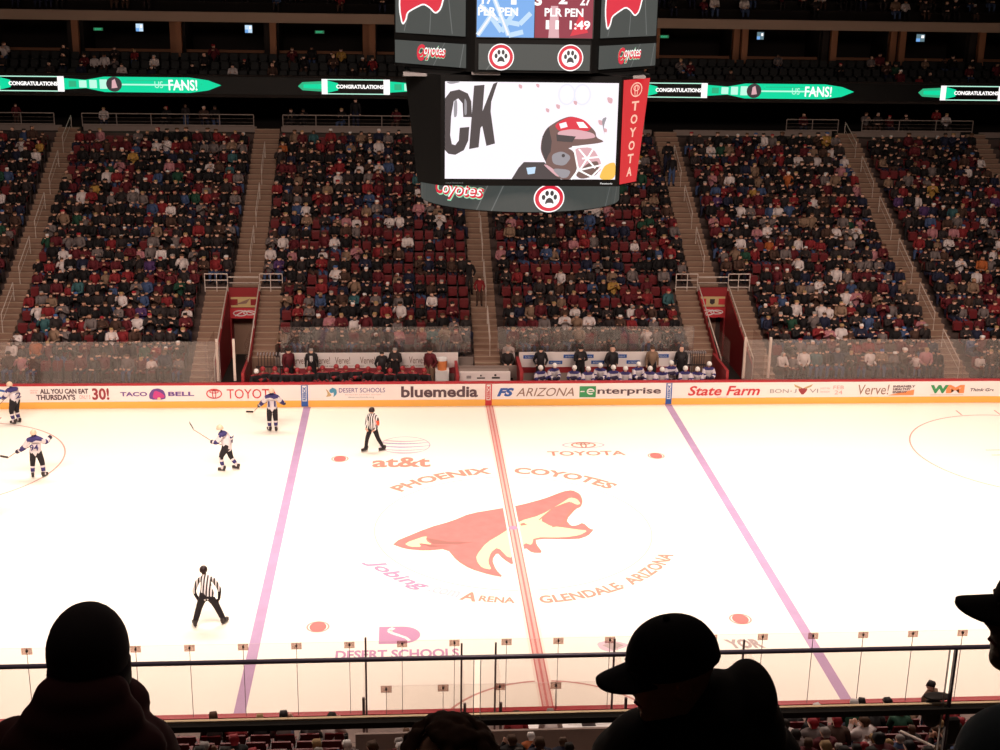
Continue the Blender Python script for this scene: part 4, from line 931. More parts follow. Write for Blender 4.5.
o = MB(lambda a, b_, c: (a, 13.84-c, b_)).rect(-.95, -.75, .95, 1.08, 'p_grey', 0).rect(-.5, -.15, .94, 1.0, 'p_black', 0).disc(-.33, 1.08, .04, .04, 'p_black', 0, 10).rect(.15, .5, .94, 1.02, 'p_black', 0).disc(.3, 1.1, .05, .05, 'p_black', 0, 10).build('wall_marks', bpy.data.objects['wall_between_benches'])
for x, nm in ((-10.46, 'left'), (10.36, 'right')):
    MB().box(x-.06, x+.06, 13.2, 15.9, .15, 1.45, 'vom_red').build('wall_bench_end_'+nm, kind='structure')
# stick racks
for x0, nm, n in ((-10.1, 'left', 8), (8.75, 'right', 10)):
    r = empty('stick_rack', (x0, 15.3, .3), label='rack of upright hockey sticks at the %s end of the %s bench' % (nm, nm), cat='rack')
    MB().box(0, 1.1, -.02, .02, .75, .82, 'p_black').box(0, 1.1, -.06, .06, 0, .05, 'p_black').box(-.03, 0, -.03, .03, 0, .82, 'p_black').box(1.1, 1.13, -.03, .03, 0, .82, 'p_black').build('rack_frame', r)
    for q in range(n):
        x = x0+.08+q*.95/(n-1)
        st = MB().tube([(0, 0, 0), (0, .0, 1.35)], .016, 'p_black', 6).box(-.02, .02, -.28, 0, 1.33, 1.41, 'p_grey').build('hockey_stick', label='upright hockey stick in the %s rack, %s from its left end' % (nm, ordw(q+1)), cat='hockey stick', group='sticks in the %s bench rack' % nm); st.location = (x, 15.27, .36)
cooler = empty('drink_cooler', (-1.98, 14.9, .3), label='orange drink cooler with white lid at the right end of left bench', cat='cooler')
MB().tube([(0, 0, .75), (0, 0, 1.18)], [.2, .23], 'p_orange', 18).build('cooler_body', cooler); MB().tube([(0, 0, 1.18), (0, 0, 1.28)], [.24, .22], 'p_white', 18).build('cooler_lid', cooler); MB().box(-.3, .3, -.25, .25, 0, .75, 'p_white').build('stand', cooler)

# ------------------------------------------------------------------ hockey players, officials, coaches
D('jersey_white', (.70, .62, .64), .8); D('jersey_blue', (.045, .035, .14), .8); D('jersey_black', (.02, .016, .018), .8); D('pants_black', (.018, .014, .018), .8); D('helmet_red', (.32, .03, .035), .4); D('helmet_white', (.82, .78, .74), .4); D('helmet_black', (.03, .015, .015), .4); D('helmet_peach', (.8, .55, .4), .4)
D('skate_black', (.04, .03, .03), .5); D('glove_dark', (.03, .02, .05), .7); D('armband', (.8, .10, .04), .6); D('suit', (.022, .018, .02), .7)
def stripes():
    m = bpy.data.materials.new('stripes'); m.use_nodes = True; nt = m.node_tree; b = nt.nodes['Principled BSDF']; b.inputs['Roughness'].default_value = .8
    t = nt.nodes.new('ShaderNodeTexCoord'); w_ = nt.nodes.new('ShaderNodeTexWave'); w_.wave_type = 'BANDS'; w_.bands_direction = 'X'; w_.inputs['Scale'].default_value = 3.6
    r = nt.nodes.new('ShaderNodeValToRGB'); r.color_ramp.interpolation = 'CONSTANT'; r.color_ramp.elements[0].color = (.02, .015, .015, 1); r.color_ramp.elements[1].position = .5; r.color_ramp.elements[1].color = (.85, .8, .8, 1)
    nt.links.new(t.outputs['Object'], w_.inputs['Vector']); nt.links.new(w_.outputs['Fac'], r.inputs['Fac']); nt.links.new(r.outputs['Color'], b.inputs['Base Color']); return m
M['stripes'] = stripes()
HR = dict(pelvis=.19, waist=.20, chest=.215, nk0=.11, sh=.125, el=.105, wr=.08, ha=.095, hi=.15, kn=.10, an=.07, to=.055)
def helmet(J, m, par, visor=True, sc=1):
    h = Vector(J['head']); b = MB(); b.ell((h.x, h.y-.005, h.z+.03), (.115*sc, .135*sc, .125*sc), m, 14, 10, zmin=-.35); o = b.build('helmet', par, smooth=True)
    if visor: MB().ell((h.x, h.y+.04, h.z-.0), (.095*sc, .10*sc, .06*sc), 'steel', 10, 6).build('visor', o, smooth=True)
    for q in (-1, 1): MB().ell((h.x+q*.035, h.y+.098, h.z-.005), (.012, .008, .009), 'hair_black', 6, 4).build('eye', par)
    MB().ell((h.x, h.y+.112, h.z-.035), (.013, .022, .022), 'skin_a', 6, 5).build('nose', par)
    return o
def skates(J, par):
    for s in 'LR':
        a = Vector(J['an'+s]); t = Vector(J['to'+s]); d = Vector((t.x-a.x, t.y-a.y, 0)).normalized(); z0 = min(a.z, t.z)-.02
        R_ = Matrix(((d.y, d.x, 0), (-d.x, d.y, 0), (0, 0, 1)))
        f = lambda x, y, z: tuple(Vector((a.x, a.y, z0-.0))+R_ @ Vector((x, y, z)))
        b = MB(f); b.box(-.045, .045, -.08, .20, -.01, .09, 'skate_black'); b.box(-.048, .048, -.10, .03, .05, .17, 'skate_black'); o = b.build('skate', par, bevel=.02)
        MB(f).box(-.006, .006, -.09, .22, -.055, -.01, 'steel').build('blade', o)
def number(txt, par, z=1.22, y=-.235, h=.24, w_=.3, m='jersey_blue'):
    T = lambda a, b_, c: (-a, y+abs(a)**2*.8-c, b_)
    T = lambda a, b_, c: (a, y+a*a*.9-c, b_)
    return MB(T).text(txt, -w_/2, w_/2, z-h/2, z+h/2, m, .012, bold=.02).build('jersey_number', par, label='dark back number %s' % txt)
def stick(hand, hand2, blade, dirx, label):
    H = Vector(hand); B = Vector(blade); top = Vector(hand2)
    b = MB(); p = [(Vector(q)-H) for q in (top, H, B)]
    b.tube([tuple(p[0]), tuple(p[1]), tuple(p[2])], .014, 'p_brown', 6)
    bx = Vector(dirx).normalized()*.30; v = [tuple(p[2]+Vector((0, 0, -.03))), tuple(p[2]+bx+Vector((0, 0, -.03))), tuple(p[2]+bx+Vector((0, 0, .05))), tuple(p[2]+Vector((0, 0, .05)))]
    nrm = bx.cross(Vector((0, 0, 1))).normalized()*.012
    v2 = [tuple(Vector(q)+nrm) for q in v]; b.add(v+v2, [(0, 1, 2, 3), (7, 6, 5, 4), (0, 4, 5, 1), (1, 5, 6, 2), (2, 6, 7, 3), (3, 7, 4, 0)], 'p_black')
    o = b.build('hockey_stick', label=label, cat='hockey stick'); o.location = H; return o
def skater(loc, rz, J, label, num=None, kind='white', hm='helmet_peach', group=None, name='hockey_player', parts=True, sub=1):
    if kind == 'white':
        mt = dict(skin='skin_a', hair='hair_brown', top='jersey_white', bottom='pants_black', shoe='skate_black', hand='glove_dark', shin='jersey_white', fore='jersey_white', upper='jersey_white', yoke='jersey_blue')
    else:
        mt = dict(skin='skin_a', hair='hair_brown', top='jersey_black', bottom='pants_black', shoe='skate_black', hand='glove_dark' if kind != 'home' else 'helmet_red', shin='pants_black', fore='jersey_black', upper='jersey_black', yoke='helmet_red')
    kn = {s: Vector(J['kn'+s]) for s in 'LR'}; an = {s: Vector(J['an'+s]) for s in 'LR'}; el = {s: Vector(J['el'+s]) for s in 'LR'}; wr = {s: Vector(J['wr'+s]) for s in 'LR'}
    shz = (J['shL'][2]+J['shR'][2])/2
    def rule(c, g):
        c = Vector(c); s = 'L' if c.x < 0 else 'R'
        if g == 'top' and c.z > shz+(.0 if kind == 'white' else .05): return 'yoke'
        if g == 'upper' and c.z > shz+.03: return 'yoke'
        if g == 'shin':
            t = (c-kn[s]).dot(an[s]-kn[s])/(an[s]-kn[s]).length_squared
            if .38 < t < .75: return 'yoke'
        if g == 'upper' and kind == 'white':
            sh_ = Vector(J['sh'+s]); t = (c-sh_).dot(el[s]-sh_)/(el[s]-sh_).length_squared
            if t > .7: return 'yoke'
        if g == 'fore':
            t = (c-el[s]).dot(wr[s]-el[s])/(wr[s]-el[s]).length_squared
            if kind == 'white' and t > .7: return 'hand'
            if (t < .4 if kind == 'white' else .3 < t < .6): return 'yoke'
        if g == 'bottom' and (c-kn[s]).length < .09: return 'shin'
        return g
    o = man(name, J, mt, loc, rz, sub=sub, rad=HR if parts else dict(HR, chest=.17, sh=.10, waist=.165, hi=.12), label=label, group=group, rule=rule)
    if parts:
        helmet(J, hm, o); skates(J, o)
        if num: number(num, o)
    return o
# number 11, seen from behind near the far boards
J = pose('stand', elL=(-.38, .1, 1.18), wrL=(-.50, .28, 1.0), haL=(-.56, .36, .95), elR=(.38, .05, 1.2), wrR=(.48, .12, 1.08), haR=(.50, .18, 1.12), knL=(-.13, .06, .5), knR=(.12, .08, .5), toL=(-.2, .15, .06), anL=(-.12, 0, .1), anR=(.13, .02, .1))
skater((-8.93, 9.94, .005), .08, J, 'player in white number 11 jersey standing with his back to us', '11')
stick((-9.46, 10.36, .95), (-9.0, 10.0, 1.25), (-9.95, 12.1, .08), (-.9, .1, 0), 'stick held out left by the player in white number 11')
# number 94 in the left circle
J = pose('stand', elL=(-.42, .02, 1.12), wrL=(-.62, .12, .98), haL=(-.72, .16, .93), elR=(.36, .12, 1.28), wrR=(.5, .25, 1.42), haR=(.54, .3, 1.46), knL=(-.16, .08, .5), anL=(-.17, -.02, .1), toL=(-.2, .14, .06), knR=(.18, .1, .5), anR=(.22, -.02, .1), toR=(.3, .12, .06), chest=(.03, .06, 1.34), head=(-.04, .1, 1.64), crown=(-.04, .1, 1.72), nk1=(-.02, .06, 1.54))
skater((-16.95, 5.14, .005), .1, J, 'player in white number 94 jersey inside the left circle, back to us', '94')
stick((-17.68, 5.22, .93), (-17.0, 5.3, 1.2), (-17.98, 5.25, .72), (-.8, .1, .12), 'stick held out low by the player in white number 94')
# skating left with stick raised
J = pose('stand', chest=(0, .14, 1.30), nk0=(0, .16, 1.43), nk1=(0, .2, 1.5), head=(0, .24, 1.61), crown=(0, .24, 1.69), shL=(-.19, .14, 1.39), shR=(.19, .14, 1.39), elL=(-.26, .28, 1.15), wrL=(-.16, .48, 1.12), haL=(-.12, .56, 1.15), elR=(.30, .0, 1.12), wrR=(.26, -.1, 1.02), haR=(.22, .0, .98), pelvis=(0, -.04, .92), knL=(-.12, .22, .55), anL=(-.12, .14, .1), toL=(-.12, .3, .05), knR=(.12, -.08, .48), anR=(.13, -.32, .16), toR=(.14, -.2, .07))
skater((-10.18, 5.65, .005), 1.35, J, 'player in white gliding left with his stick raised, near the left blue line', '7')
stick((-10.72, 5.68, 1.13), (-10.35, 5.75, .95), (-11.35, 5.6, 1.62), (-.15, .0, .3), 'raised stick of the player in white gliding left')
# at the left edge
J = pose('stand', chest=(0, .10, 1.28), nk0=(0, .13, 1.40), nk1=(0, .17, 1.47), head=(0, .22, 1.57), crown=(0, .22, 1.65), shL=(-.19, .12, 1.36), shR=(.19, .12, 1.36), elL=(-.3, .22, 1.15), wrL=(-.2, .42, 1.05), haL=(-.16, .48, 1.0), elR=(.3, .2, 1.12), wrR=(.22, .4, 1.0), haR=(.2, .46, .96), knL=(-.12, .14, .48), knR=(.12, .1, .48))
skater((-19.35, 11.16, .005), 1.0, J, 'player in white leaning left by the far boards at the left edge', '2')
stick((-19.8, 11.4, .98), (-19.6, 11.35, 1.2), (-20.6, 11.5, .08), (-.5, .1, 0), 'stick of the player in white at the left edge')
J = pose('stand')
skater((-17.45, 1.25, .005), 1.4, J, 'player in dark jersey cut off by the left edge of the ice view', None, 'dark', 'helmet_black')
# officials
def official(loc, rz, J, label, band=False, rad=None):
    r_ = dict(chest=.165, waist=.15, pelvis=.155, kn=.085, an=.07, hi=.12, el=.06, wr=.042); r_.update(rad or {})
    o = man('referee', J, dict(skin='skin_a', hair='hair_brown', top='stripes', bottom='pants_black', shoe='skate_black', upper='stripes', fore='stripes' if band else 'pants_black', hand='skin_a', band='armband'), loc, rz, 1, True, r_, label,
            rule=(lambda c, g: 'band' if (band and g == 'upper' and c[0] < 0 and c[2] < 1.3) else g))
    helmet(J, 'helmet_black', o, False); skates(J, o); return o
J = pose('stand', chest=(.0, .03, 1.32), head=(0, .06, 1.64), crown=(0, .05, 1.72), elL=(-.27, .02, 1.14), wrL=(-.2, .14, .95), haL=(-.14, .19, .9), elR=(.27, .02, 1.14), wrR=(.2, .16, .95), haR=(.14, .2, .9), knL=(-.18, -.08, .52), anL=(-.34, -.22, .12), toL=(-.26, -.10, .06), knR=(.14, .2, .52), anR=(.2, .2, .14), toR=(.26, .34, .08), shL=(-.18, 0, 1.42))
official((-4.86, 7.55, .005), 2.6, J, 'striped referee with orange armband skating beside the round striped ice advert', True)
# local frame of the second official: facing away from us, bent over, hands on knees
J = dict(pelvis=(0, 0, .93), waist=(-.02, .14, 1.06), chest=(-.06, .34, 1.18), nk0=(-.10, .46, 1.26), nk1=(-.12, .52, 1.32), head=(-.15, .60, 1.42), crown=(-.16, .62, 1.50),
         shL=(-.29, .40, 1.22), elL=(-.40, .30, .92), wrL=(-.28, .26, .66), haL=(-.22, .28, .60), shR=(.14, .44, 1.22), elR=(.32, .32, .96), wrR=(.30, .26, .70), haR=(.27, .28, .63),
         hiL=(-.13, 0, .88), knL=(-.25, .10, .50), anL=(-.36, -.05, .12), toL=(-.42, .10, .06), hiR=(.13, 0, .88), knR=(.26, .12, .50), anR=(.42, .10, .12), toR=(.50, .24, .06))
official((-9.2, -6.5, .005), 0, J, 'striped linesman bent forward with hands on knees, back to us, near ice', rad=dict(hi=.13, kn=.10, an=.085, waist=.16, pelvis=.17))
# bench crews
OD = ['leftmost', 'second from the left', 'third from the left', 'fourth from the left', 'fifth from the left', 'sixth from the left', 'seventh from the left', 'eighth from the left', 'eighth from the right', 'seventh from the right', 'sixth from the right', 'fifth from the right', 'fourth from the right', 'third from the right', 'second from the right', 'rightmost']
PLB = OD; PLW = OD[:7]+OD[9:]
for k, x in enumerate((-10.0, -9.62, -9.2, -8.63, -8.2, -7.7, -7.2, -6.6, -6.15, -5.7, -5.2, -4.75, -4.3, -3.75, -3.3, -2.7)):
    kd = RNG.choice(['sit_lean', 'sit_fwd', 'sit', 'sit_cross'])
    J = pose(kd); o = skater((x+RNG.uniform(-.06, .06), 13.9+RNG.choice((0, 0, .3)), .15), pi+RNG.uniform(-.4, .4), J, 'seated player in black on the left bench, %s' % PLB[k], None, 'home', 'helmet_white' if k == 0 else 'helmet_red', 'players on the left bench', parts=False, sub=1)
    helmet(J, 'helmet_white' if k == 0 else 'helmet_red', o, False)
for k, x in enumerate((2.31, 2.85, 3.75, 4.35, 4.95, 5.5, 6.0, 6.6, 7.1, 7.6, 8.1, 8.65, 9.2, 9.75)):
    kd = RNG.choice(['sit_lean', 'sit', 'sit_cross', 'sit_fwd'])
    J = pose(kd); o = skater((x, 13.9+(.25 if k % 3 == 1 else 0), .15+(.12 if k % 3 == 1 else 0)), pi+RNG.uniform(-.4, .4), J, 'seated player in white on the right bench, %s' % PLW[k], None, 'white', 'helmet_white', 'players on the right bench', parts=False, sub=1)
    helmet(J, 'helmet_white', o, False)
def coach(x, y, top, lb, kind='stand_cross', rz=pi, hair='hair_grey', bottom='suit', sc=1.0):
    J = pose(kind); o = man('person', J, dict(skin='skin_a', hair=hair, top=top, bottom=bottom, shoe='cap_black'), (x, y, .3), rz, 0, False, dict(chest=.17, waist=.15), lb, scale=sc); return o
coach(-8.68, 14.9, 'shirt_maroon', 'trainer in red shirt standing at the left end of the left bench', 'stand', pi+.6, 'hair_black')
coach(-7.68, 14.9, 'suit', 'coach in dark suit and tie standing alone behind the left bench', 'stand')
MB().box(-.02, .02, .175, .19, 1.15, 1.42, 'p_grey').box(-.06, .06, .165, .18, 1.2, 1.44, 'p_white').build('shirt_and_tie', [c for c in C.objects if c.name.startswith('person')][-1])
coach(-4.62, 14.75, 'suit', 'coach in dark suit leaning forward behind the left bench, left of the pair', 'stand_pock', pi+.2, 'hair_black', sc=.94)
coach(-4.04, 14.95, 'shirt_charcoal', 'grey haired coach in charcoal suit behind the left bench, right of the pair', 'stand_cross', pi-.2, 'hair_grey')
coach(-2.51, 14.7, 'shirt_maroon', 'equipment man in maroon jacket standing left of the orange cooler', 'stand_pock', pi-.7, 'hair_black', 'shirt_tan', 1.02)
coach(2.37, 14.9, 'suit', 'man in black at the left end of the right bench', 'stand_pock', pi, 'hair_black')
coach(4.14, 14.9, 'suit', 'long haired coach in dark suit behind the right bench', 'stand_cross', pi+.2, 'hair_black', sc=1.02)
coach(5.55, 14.9, 'suit', 'bald coach in dark suit, middle of the right bench', 'stand_pock', pi+.4, 'skin_a')
coach(7.36, 14.95, 'shirt_tan', 'man in tan shirt behind the right bench', 'stand', pi, 'hair_brown')
coach(8.66, 14.9, 'suit', 'bald man in black behind the right end of the right bench', 'stand', pi-.3, 'skin_a')
o = man('person', pose('sit'), dict(skin='skin_a', hair='hair_grey', top='shirt_charcoal', bottom='shirt_grey', shoe='cap_black'), (.95, 15.32, .55), pi, 0, label='usher in dark top sitting at the foot of the centre stairs')
o = man('person', pose('stand'), dict(skin='skin_a', hair='hair_brown', top='shirt_white', bottom='shirt_tan', shoe='cap_black'), (1.02, 15.8, .3), pi-.5, 0, label='person in pale top standing at the left end of right back glass')

ch = empty('folding_chair', (.95, 15.45, .55), label='dark chair under the usher at the foot of the centre stairs', cat='chair')
MB().box(-.2, .2, -.2, .2, .38, .42, 'black').build('seat', ch); MB().box(-.2, .2, .2, .23, .5, .85, 'black').build('backrest', ch)
for q in (-.18, .18):
    for r_ in (-.18, .18): MB().box(q-.015, q+.015, r_-.015, r_+.015, 0, .38, 'steel').build('leg', ch)
MB().box(.68, 1.28, 15.0, 15.62, .3, .55, 'terrace').build('chair_platform', kind='structure')
# scorer's table by the near boards
r = empty('timekeepers_table', (1.3, -13.75, .3), label='white topped timekeepers table behind the near boards', cat='table')
MB().box(-2.6, 2.6, -.28, .28, .78, .82, 'p_white').build('table_top', r); MB().box(-2.6, 2.6, .2, .26, 0, .78, 'p_maroon').build('modesty_panel', r)
for x in (-2.5, 2.5): MB().box(x-.04, x+.04, -.25, .2, 0, .78, 'steel').build('leg', r)
for k, (x, w_) in enumerate(((-.3, .3), (.3, .24), (1.0, .34), (1.9, .26), (2.6, .32))):
    o = MB().box(-w_/2, w_/2, -.1, .1, 0, .012, 'p_white').build('paper_sheet', label='white paper sheet on the timekeepers table, %s from the left' % ordw(k+1), cat='paper', group='papers on the timekeepers table'); o.location = (x, -13.75, 1.12); o.rotation_euler = (0, 0, .2*k-.3)
for k, x in enumerate((.65, 2.2)):
    o = MB().box(-.16, .16, -.015, .015, 0, .24, 'p_black').box(-.16, .16, -.22, 0, -.0, .02, 'p_black').build('laptop', label='open dark laptop on the timekeepers table, %s' % ('left one', 'right one')[k], cat='laptop', group='laptops on the timekeepers table'); o.location = (x, -13.7, 1.12)
# aisle rail and covered chair at the foot of the near stairs
o = MB().tube([(0, 0, 0), (0, 0, .9), (.0, -2.4, 1.9), (0, -2.4, 1.0)], .03, 'rail_white', 8).build('handrail', label='white slanting handrail at the foot of the near stairs', cat='handrail'); o.location = (.62, -17.1, 2.08)
o = MB().tube([(0, 0, 0), (0, 0, .9), (.0, -2.4, 1.9), (0, -2.4, 1.0)], .03, 'rail_white', 8).build('handrail', label='white slanting handrail in the near right aisle', cat='handrail'); o.location = (6.35, -18.0, 2.5)

# ------------------------------------------------------------------ balcony guard in front of the camera
gx0, gx1, gy = -8.0, 2.6, -35.55
g = empty('balcony_guard', (-3.26, gy, 14.08), label='glass balcony guard with dark top rail and pale edged black ledge', cat='railing')
lx = lambda x: x+3.26
MB().tube([(lx(gx0), 0, 1.05), (lx(gx1), 0, 1.05)], .0105, 'rail_navy', 10).build('top_rail', g, smooth=True)
MB().box(lx(gx0), lx(gx1), -.022, .022, .729, .757, 'black').build('ledge', g); MB().box(lx(gx0), lx(gx1), .008, .024, .757, .765, 'ledge_tan').build('ledge_trim', g, label='pale tan trim along the ledge')
for x in (-7.44, -5.35, -3.26, -1.17, .92):
    b = MB().box(lx(x)-.016, lx(x)-.013, -.006, .006, .0, 1.04, 'steel').box(lx(x)+.013, lx(x)+.016, -.006, .006, .0, 1.04, 'steel')
    if x == -1.17: b.box(lx(x)+.008, lx(x)+.018, -.01, .01, .0, 1.045, 'rail_navy')
    b.build('post', g)
    MB().box(lx(x)-.04, lx(x)+.04, -.05, .0, 0, .06, 'black').build('post_foot', g)
xs = (-8, -7.44, -5.35, -3.26, -1.17, .92, 2.6)
for a, c in zip(xs, xs[1:]):
    MB().add([(lx(a)+.016, .0, .766), (lx(c)-.016, 0, .766), (lx(c)-.016, 0, 1.04), (lx(a)+.016, 0, 1.04)], [(0, 1, 2, 3)], 'guard_glass').build('glass_panel', g)
o = empty('ledge_bundle', (-1.195, gy, 14.735), label='black rounded bag hanging on the ledge at right', cat='bundle')  # unidentified dark shape on the ledge, with the post's bracket beside it
MB().ell((0, .07, .03), (.05, .04, .075), 'black', 16, 12).build('bundle_body', o, smooth=True); MB().box(.05, .10, -.0, .03, -.09, .03, 'black').build('post_bracket', o); MB().ell((.0, .04, .13), (.065, .035, .010), 'black', 14, 8).build('flat_disc', o, smooth=True)
# seating rows around the camera
b = MB()
for k, (ya, yb, z) in enumerate(((-36.6, -35.3, 14.08), (-37.5, -36.6, 14.65), (-38.4, -37.5, 15.2), (-39.3, -38.4, 15.75), (-40.2, -39.3, 16.3), (-42, -40.2, 16.7))): b.box(-9, 4, ya, yb, z-.8, z, 'terrace')
b.build('balcony_terrace', kind='structure')

# ------------------------------------------------------------------ the four people just in front
def bake(b, name, parent, voxel, smooth_it=3, **kw):
    o = b.build(name, parent, **kw); rm = o.modifiers.new('r', 'REMESH'); rm.mode = 'VOXEL'; rm.voxel_size = voxel; rm.use_smooth_shade = True
    sm = o.modifiers.new('s', 'SMOOTH'); sm.iterations = smooth_it; sm.factor = .5
    dg = bpy.context.evaluated_depsgraph_get(); me = bpy.data.meshes.new_from_object(o.evaluated_get(dg)); o.modifiers.clear(); o.data = me
    return o
HEADR = [(-.118, .070, .030, .018), (-.110, .084, .004, .032), (-.096, .090, -.025, .044), (-.078, .087, -.05, .054), (-.066, .093, -.06, .058), (-.056, .088, -.066, .061), (-.047, .095, -.072, .063), (-.036, .089, -.078, .065), (-.022, .091, -.084, .067), (0, .088, -.094, .072), (.015, .084, -.099, .075), (.032, .094, -.102, .077), (.055, .092, -.102, .078), (.08, .079, -.094, .072), (.1, .056, -.075, .056), (.113, .025, -.045, .035), (.119, .0, -.02, .012)]
NOSE = {-.036: .006, -.022: .024, 0: .015, .015: .008, -.047: .0}
def head_mb(b, c, R_, m='skin_b'):
    n = 28; vs_ = []
    for z, f, bk, w_ in HEADR:
        cy, ry = (f+bk)/2, (f-bk)/2
        for k in range(n):
            t = 2*pi*k/n; x = w_*sin(t); y = cy+ry*cos(t); ang = min(t, 2*pi-t)
            y += NOSE.get(z, 0)*math.exp(-(ang/.22)**2)
            vs_.append(Vector((x, y, z)))
    fs = [(j*n+k, (j+1)*n+k, (j+1)*n+(k+1) % n, j*n+(k+1) % n) for j in range(len(HEADR)-1) for k in range(n)]+[tuple(range(n)), tuple((len(HEADR)-1)*n+k for k in range(n))[::-1]]
    P = lambda v: tuple(Vector(c)+R_ @ Vector(v))
    b.add([P(v) for v in vs_], fs, m)
    for s in (-1, 1): b.ell(P((s*.078, -.01, -.005)), (.012, .02, .032), m, 10, 8, R=R_)
    return P
def cap(P, R_, par, m='cap_black', brim=True, label=None):
    b = MB(); n = 24; rows = 10; vs_ = []
    for j in range(rows+1):
        ph = pi/2*j/rows
        for k in range(n):
            t = 2*pi*k/n; vs_.append(P((.086*cos(ph)**.8*sin(t) if j < rows else 0, -.006+.108*cos(ph)**.8*cos(t) if j < rows else -.006, .025+.108*sin(ph))))
    fs = [(j*n+k, j*n+(k+1) % n, (j+1)*n+(k+1) % n, (j+1)*n+k) for j in range(rows) for k in range(n)]; b.add(vs_, fs, m)
    o = b.build('cap', par, smooth=True, label=label)
    MB().ell(P((0, -.006, .136)), (.009, .009, .006), m, 10, 6).build('button', o, smooth=True)
    if brim:
        b = MB(); top = []; N = 17; Mr = 7
        for j in range(Mr):
            u = j/(Mr-1)
            for k in range(N):
                a = -1+2*k/(N-1); x = .068*a; fr = sqrt(max(0, 1-abs(a)**2.6)); yb = .088-.08*(1-sqrt(max(0, 1-.75*a*a)))
                y = yb+u*fr*.085; z = .038-.022*a*a-.018*u*fr
                top.append((x, y, z))
        v = [P(p) for p in top]+[P((p[0], p[1], p[2]-.008)) for p in top]; f = []
        for j in range(Mr-1):
            for k in range(N-1): q = j*N+k; f.append((q, q+1, q+N+1, q+N)); f.append((q+N+Mr*N, q+N+1+Mr*N, q+1+Mr*N, q+Mr*N))
        for k in range(N-1): q = (Mr-1)*N+k; f.append((q, q+1, q+1+Mr*N, q+Mr*N))
        b.add(v, f, m).build('brim', o, smooth=True)
    return o
def faceparts(P, R_, par):
    for s in (-1, 1):
        MB().ell(P((s*.032, .078, .012)), (.012, .010, .009), 'p_white', 10, 8, R=R_).build('eye', par, smooth=True); MB().ell(P((s*.032, .087, .012)), (.005, .003, .005), 'hair_black', 8, 6, R=R_).build('iris', par)
        MB().tube([P((s*.018, .094, .034)), P((s*.032, .094, .038)), P((s*.05, .084, .033))], .004, 'hair_black', 6).build('eyebrow', par)
    MB().tube([P((-.024, .083, -.057)), P((0, .094, -.056)), P((.024, .083, -.057))], .004, 'p_maroon', 6).build('lips', par)
def sitter(name, base, rz, label, hc, tilt, skin, fingers=True, over=None):
    """seated figure; hc = head centre in local space, tilt = euler of the head"""
    J = pose('sit_lean'); J['pelvis'] = (0, -.12, .5)
    if over: J.update({k: (J[k][0]*over[0]+over[1], J[k][1], J[k][2]+over[2]) for k in ('shL', 'shR', 'elL', 'elR')})
    hv = Vector(hc); J['head'] = tuple(hv+Vector((0, -.01, 0))); J['crown'] = tuple(hv+Vector((0, -.01, .05))); J['nk1'] = tuple(hv+Vector((0, -.03, -.12))); J['nk0'] = (hc[0]*.5, J['nk0'][1], J['nk0'][2])
    vs_, fs, rg = grow(J, 1, rad=dict(head=.06, crown=.05, nk1=.056), fingers=fingers)
    b = MB(); b.v = [tuple(v) for v in vs_]; b.f = list(fs); b.mats = [skin]; b.mi = [0]*len(fs)
    R_ = Matrix.Rotation(tilt[2], 3, 'Z') @ Matrix.Rotation(tilt[0], 3, 'X') @ Matrix.Rotation(tilt[1], 3, 'Y')
    P = head_mb(b, hc, R_, skin)
    o = bake(b, name, None, .0065, 2, label=label, cat='person'); o.location = base; o.rotation_euler = (0, 0, rz)
    tr = MB()
    for s in 'LR': tr.tube([J['hi'+s], J['kn'+s], J['an'+s]], [.125, .088, .07], 'shirt_navy', 12)
    tr.ell((0, -.12, .5), (.19, .16, .13), 'shirt_navy'); bake(tr, 'trousers', o, .012)
    for s in 'LR':
        a = Vector(J['an'+s]); MB().ell((a.x, a.y+.07, .055), (.05, .14, .055), 'cap_black', 14, 8).build('shoe', o, smooth=True)
    return o, J, P, R_
def jacket(o, J, m, hood, arms=True, zt=None, broad=1.0, extra=()):
    b = MB(); ch = Vector(J['chest']); b.ell((0, ch.y-.02, .84), (.215*broad, .15, .24), m, 20, 14); b.ell((0, -.10, .62), (.20, .16, .18), m, 20, 14); b.ell((0, ch.y-.03, .98), (.17*broad, .11, .10), m, 20, 12)
    for s in 'LR':
        b.ell(tuple(Vector(J['sh'+s])+Vector((0, -.01, -.02))), (.085, .085, .09), m, 14, 10)
        b.tube([tuple(Vector(J['sh'+s])+Vector((0, 0, -.02))), J['el'+s], J['wr'+s]], [.088, .068, .052], m, 12)
    for c, r in hood+list(extra): b.ell(c, r, m, 20, 14)
    return bake(b, 'hooded_jacket', o, .010, 6)
D('fg_beanie', (.03, .022, .028), .9); D('fg_coat', (.055, .012, .016), .9); D('fg_jacket', (.015, .013, .014), .9); D('fg_hair', (.09, .045, .03), .9); D('fg_teal', (.03, .05, .065), .9); D('fg_cap', (.012, .010, .014), .9)
FZ = 15.2
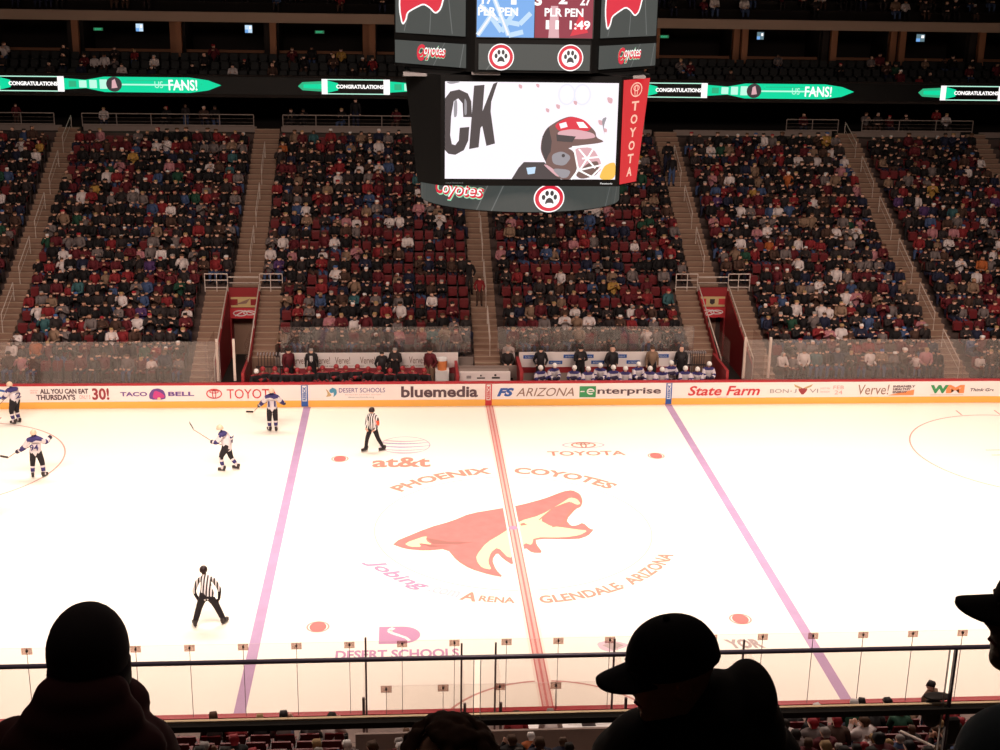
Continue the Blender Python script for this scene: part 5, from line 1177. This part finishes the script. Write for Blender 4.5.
# A: beanie, back of head
hcA = (0, .02, 1.16)
oA, JA, PA, RA = sitter('person', (-4.313, -37.72, FZ-.005), .0, 'person from behind in dark beanie and dark maroon hooded coat at lower left', hcA, (-.05, 0, 0), 'skin_b', over=(.74, -.03, 0))
faceparts(PA, RA, oA)
b = MB(); b.ell((hcA[0], hcA[1]-.006, hcA[2]+.024), (.095, .112, .118), 'fg_beanie', 28, 18, zmin=-.62); bn = b.build('beanie', oA, smooth=True)
b = MB(); vs_ = []
for z, k_ in ((-.055, 1.02), (-.06, 1.05), (-.015, 1.06), (-.01, 1.0)):
    for q in range(48): t = 2*pi*q/48; rr = k_*(1+.008*(q % 2)); vs_.append((hcA[0]+.090*rr*cos(t), hcA[1]-.006+.107*rr*sin(t), hcA[2]+z))
b.add(vs_, [(j*48+q, j*48+(q+1) % 48, (j+1)*48+(q+1) % 48, (j+1)*48+q) for j in range(3) for q in range(48)], 'fg_beanie').build('ribbed_cuff', bn, smooth=True)
hood = [((0, -.07, 1.115), (.112, .09, .06)), ((0, -.09, 1.06), (.145, .10, .075)), ((-.02, -.10, 1.00), (.17, .11, .09)), ((.02, -.10, .99), (.175, .10, .08)), ((0, .05, 1.02), (.13, .10, .07))]
jacket(oA, JA, 'fg_coat', hood, broad=.82)
# B: cap and hooded jacket, head in left profile
hcB = (0, .10, 1.205)
oB, JB, PB, RB_ = sitter('person', (-2.865, -37.965, FZ+.035), pi/2, 'man in dark baseball cap and black hooded jacket, face in left profile', hcB, (-.20, 0, .04), 'skin_b')
faceparts(PB, RB_, oB); cap(PB, RB_, oB, 'fg_cap')
hood = [((0, .065, 1.075), (.115, .105, .06)), ((0, .12, 1.0), (.14, .13, .09)), ((0, -.01, 1.10), (.12, .09, .09)), ((0, -.085, 1.14), (.11, .055, .075)), ((0, -.08, 1.06), (.14, .085, .10)), ((0, -.10, .96), (.17, .12, .11)), ((0, .18, .95), (.15, .1, .09))]
jacket(oB, JB, 'fg_jacket', hood, broad=1.0, extra=[((-.10, -.15, .82), (.13, .12, .16))])
# C: curly hair
hcC = (0, .0, 1.09)
oC, JC, PC, RC = sitter('person', (-3.47, -38.12, FZ-.008), .0, 'person with bushy brown hair, only the crown of the head in view', hcC, (-.1, 0, 0), 'skin_a')
faceparts(PC, RC, oC)
b = MB(); b.ell((0, -.01, 1.115), (.105, .125, .115), 'fg_hair', 24, 16, zmin=-.6)
for q in range(150):
    t = RNG.uniform(0, 2*pi); ph = RNG.uniform(-.3, 1.5); b.ell((.104*cos(ph)*cos(t), -.012+.122*cos(ph)*sin(t), 1.115+.115*sin(ph)), (.018, .018, .015), 'fg_hair', 6, 5)
bake(b, 'bushy_hair', oC, .006, 2)
jacket(oC, JC, 'shirt_charcoal', [((0, -.05, .97), (.11, .09, .05))])
# D: at the right edge
hcD = (0, .06, 1.33)
oD, JD, PD, RD = sitter('person', (-2.225, -38.27, FZ+.175), pi/2-.25, 'person in dark cap and dark teal jacket cut off by the right edge', hcD, (.05, 0, 0), 'skin_c')
faceparts(PD, RD, oD); cap(PD, RD, oD, 'fg_cap')
jacket(oD, JD, 'fg_teal', [((0, -.05, 1.06), (.12, .10, .06)), ((0, .05, .985), (.18, .145, .12))], broad=1.05)
# their seats
for k, (x, y) in enumerate(((-4.313, -37.98), (-3.47, -38.38), (-2.9, -38.38), (-2.3, -38.38))):
    pass
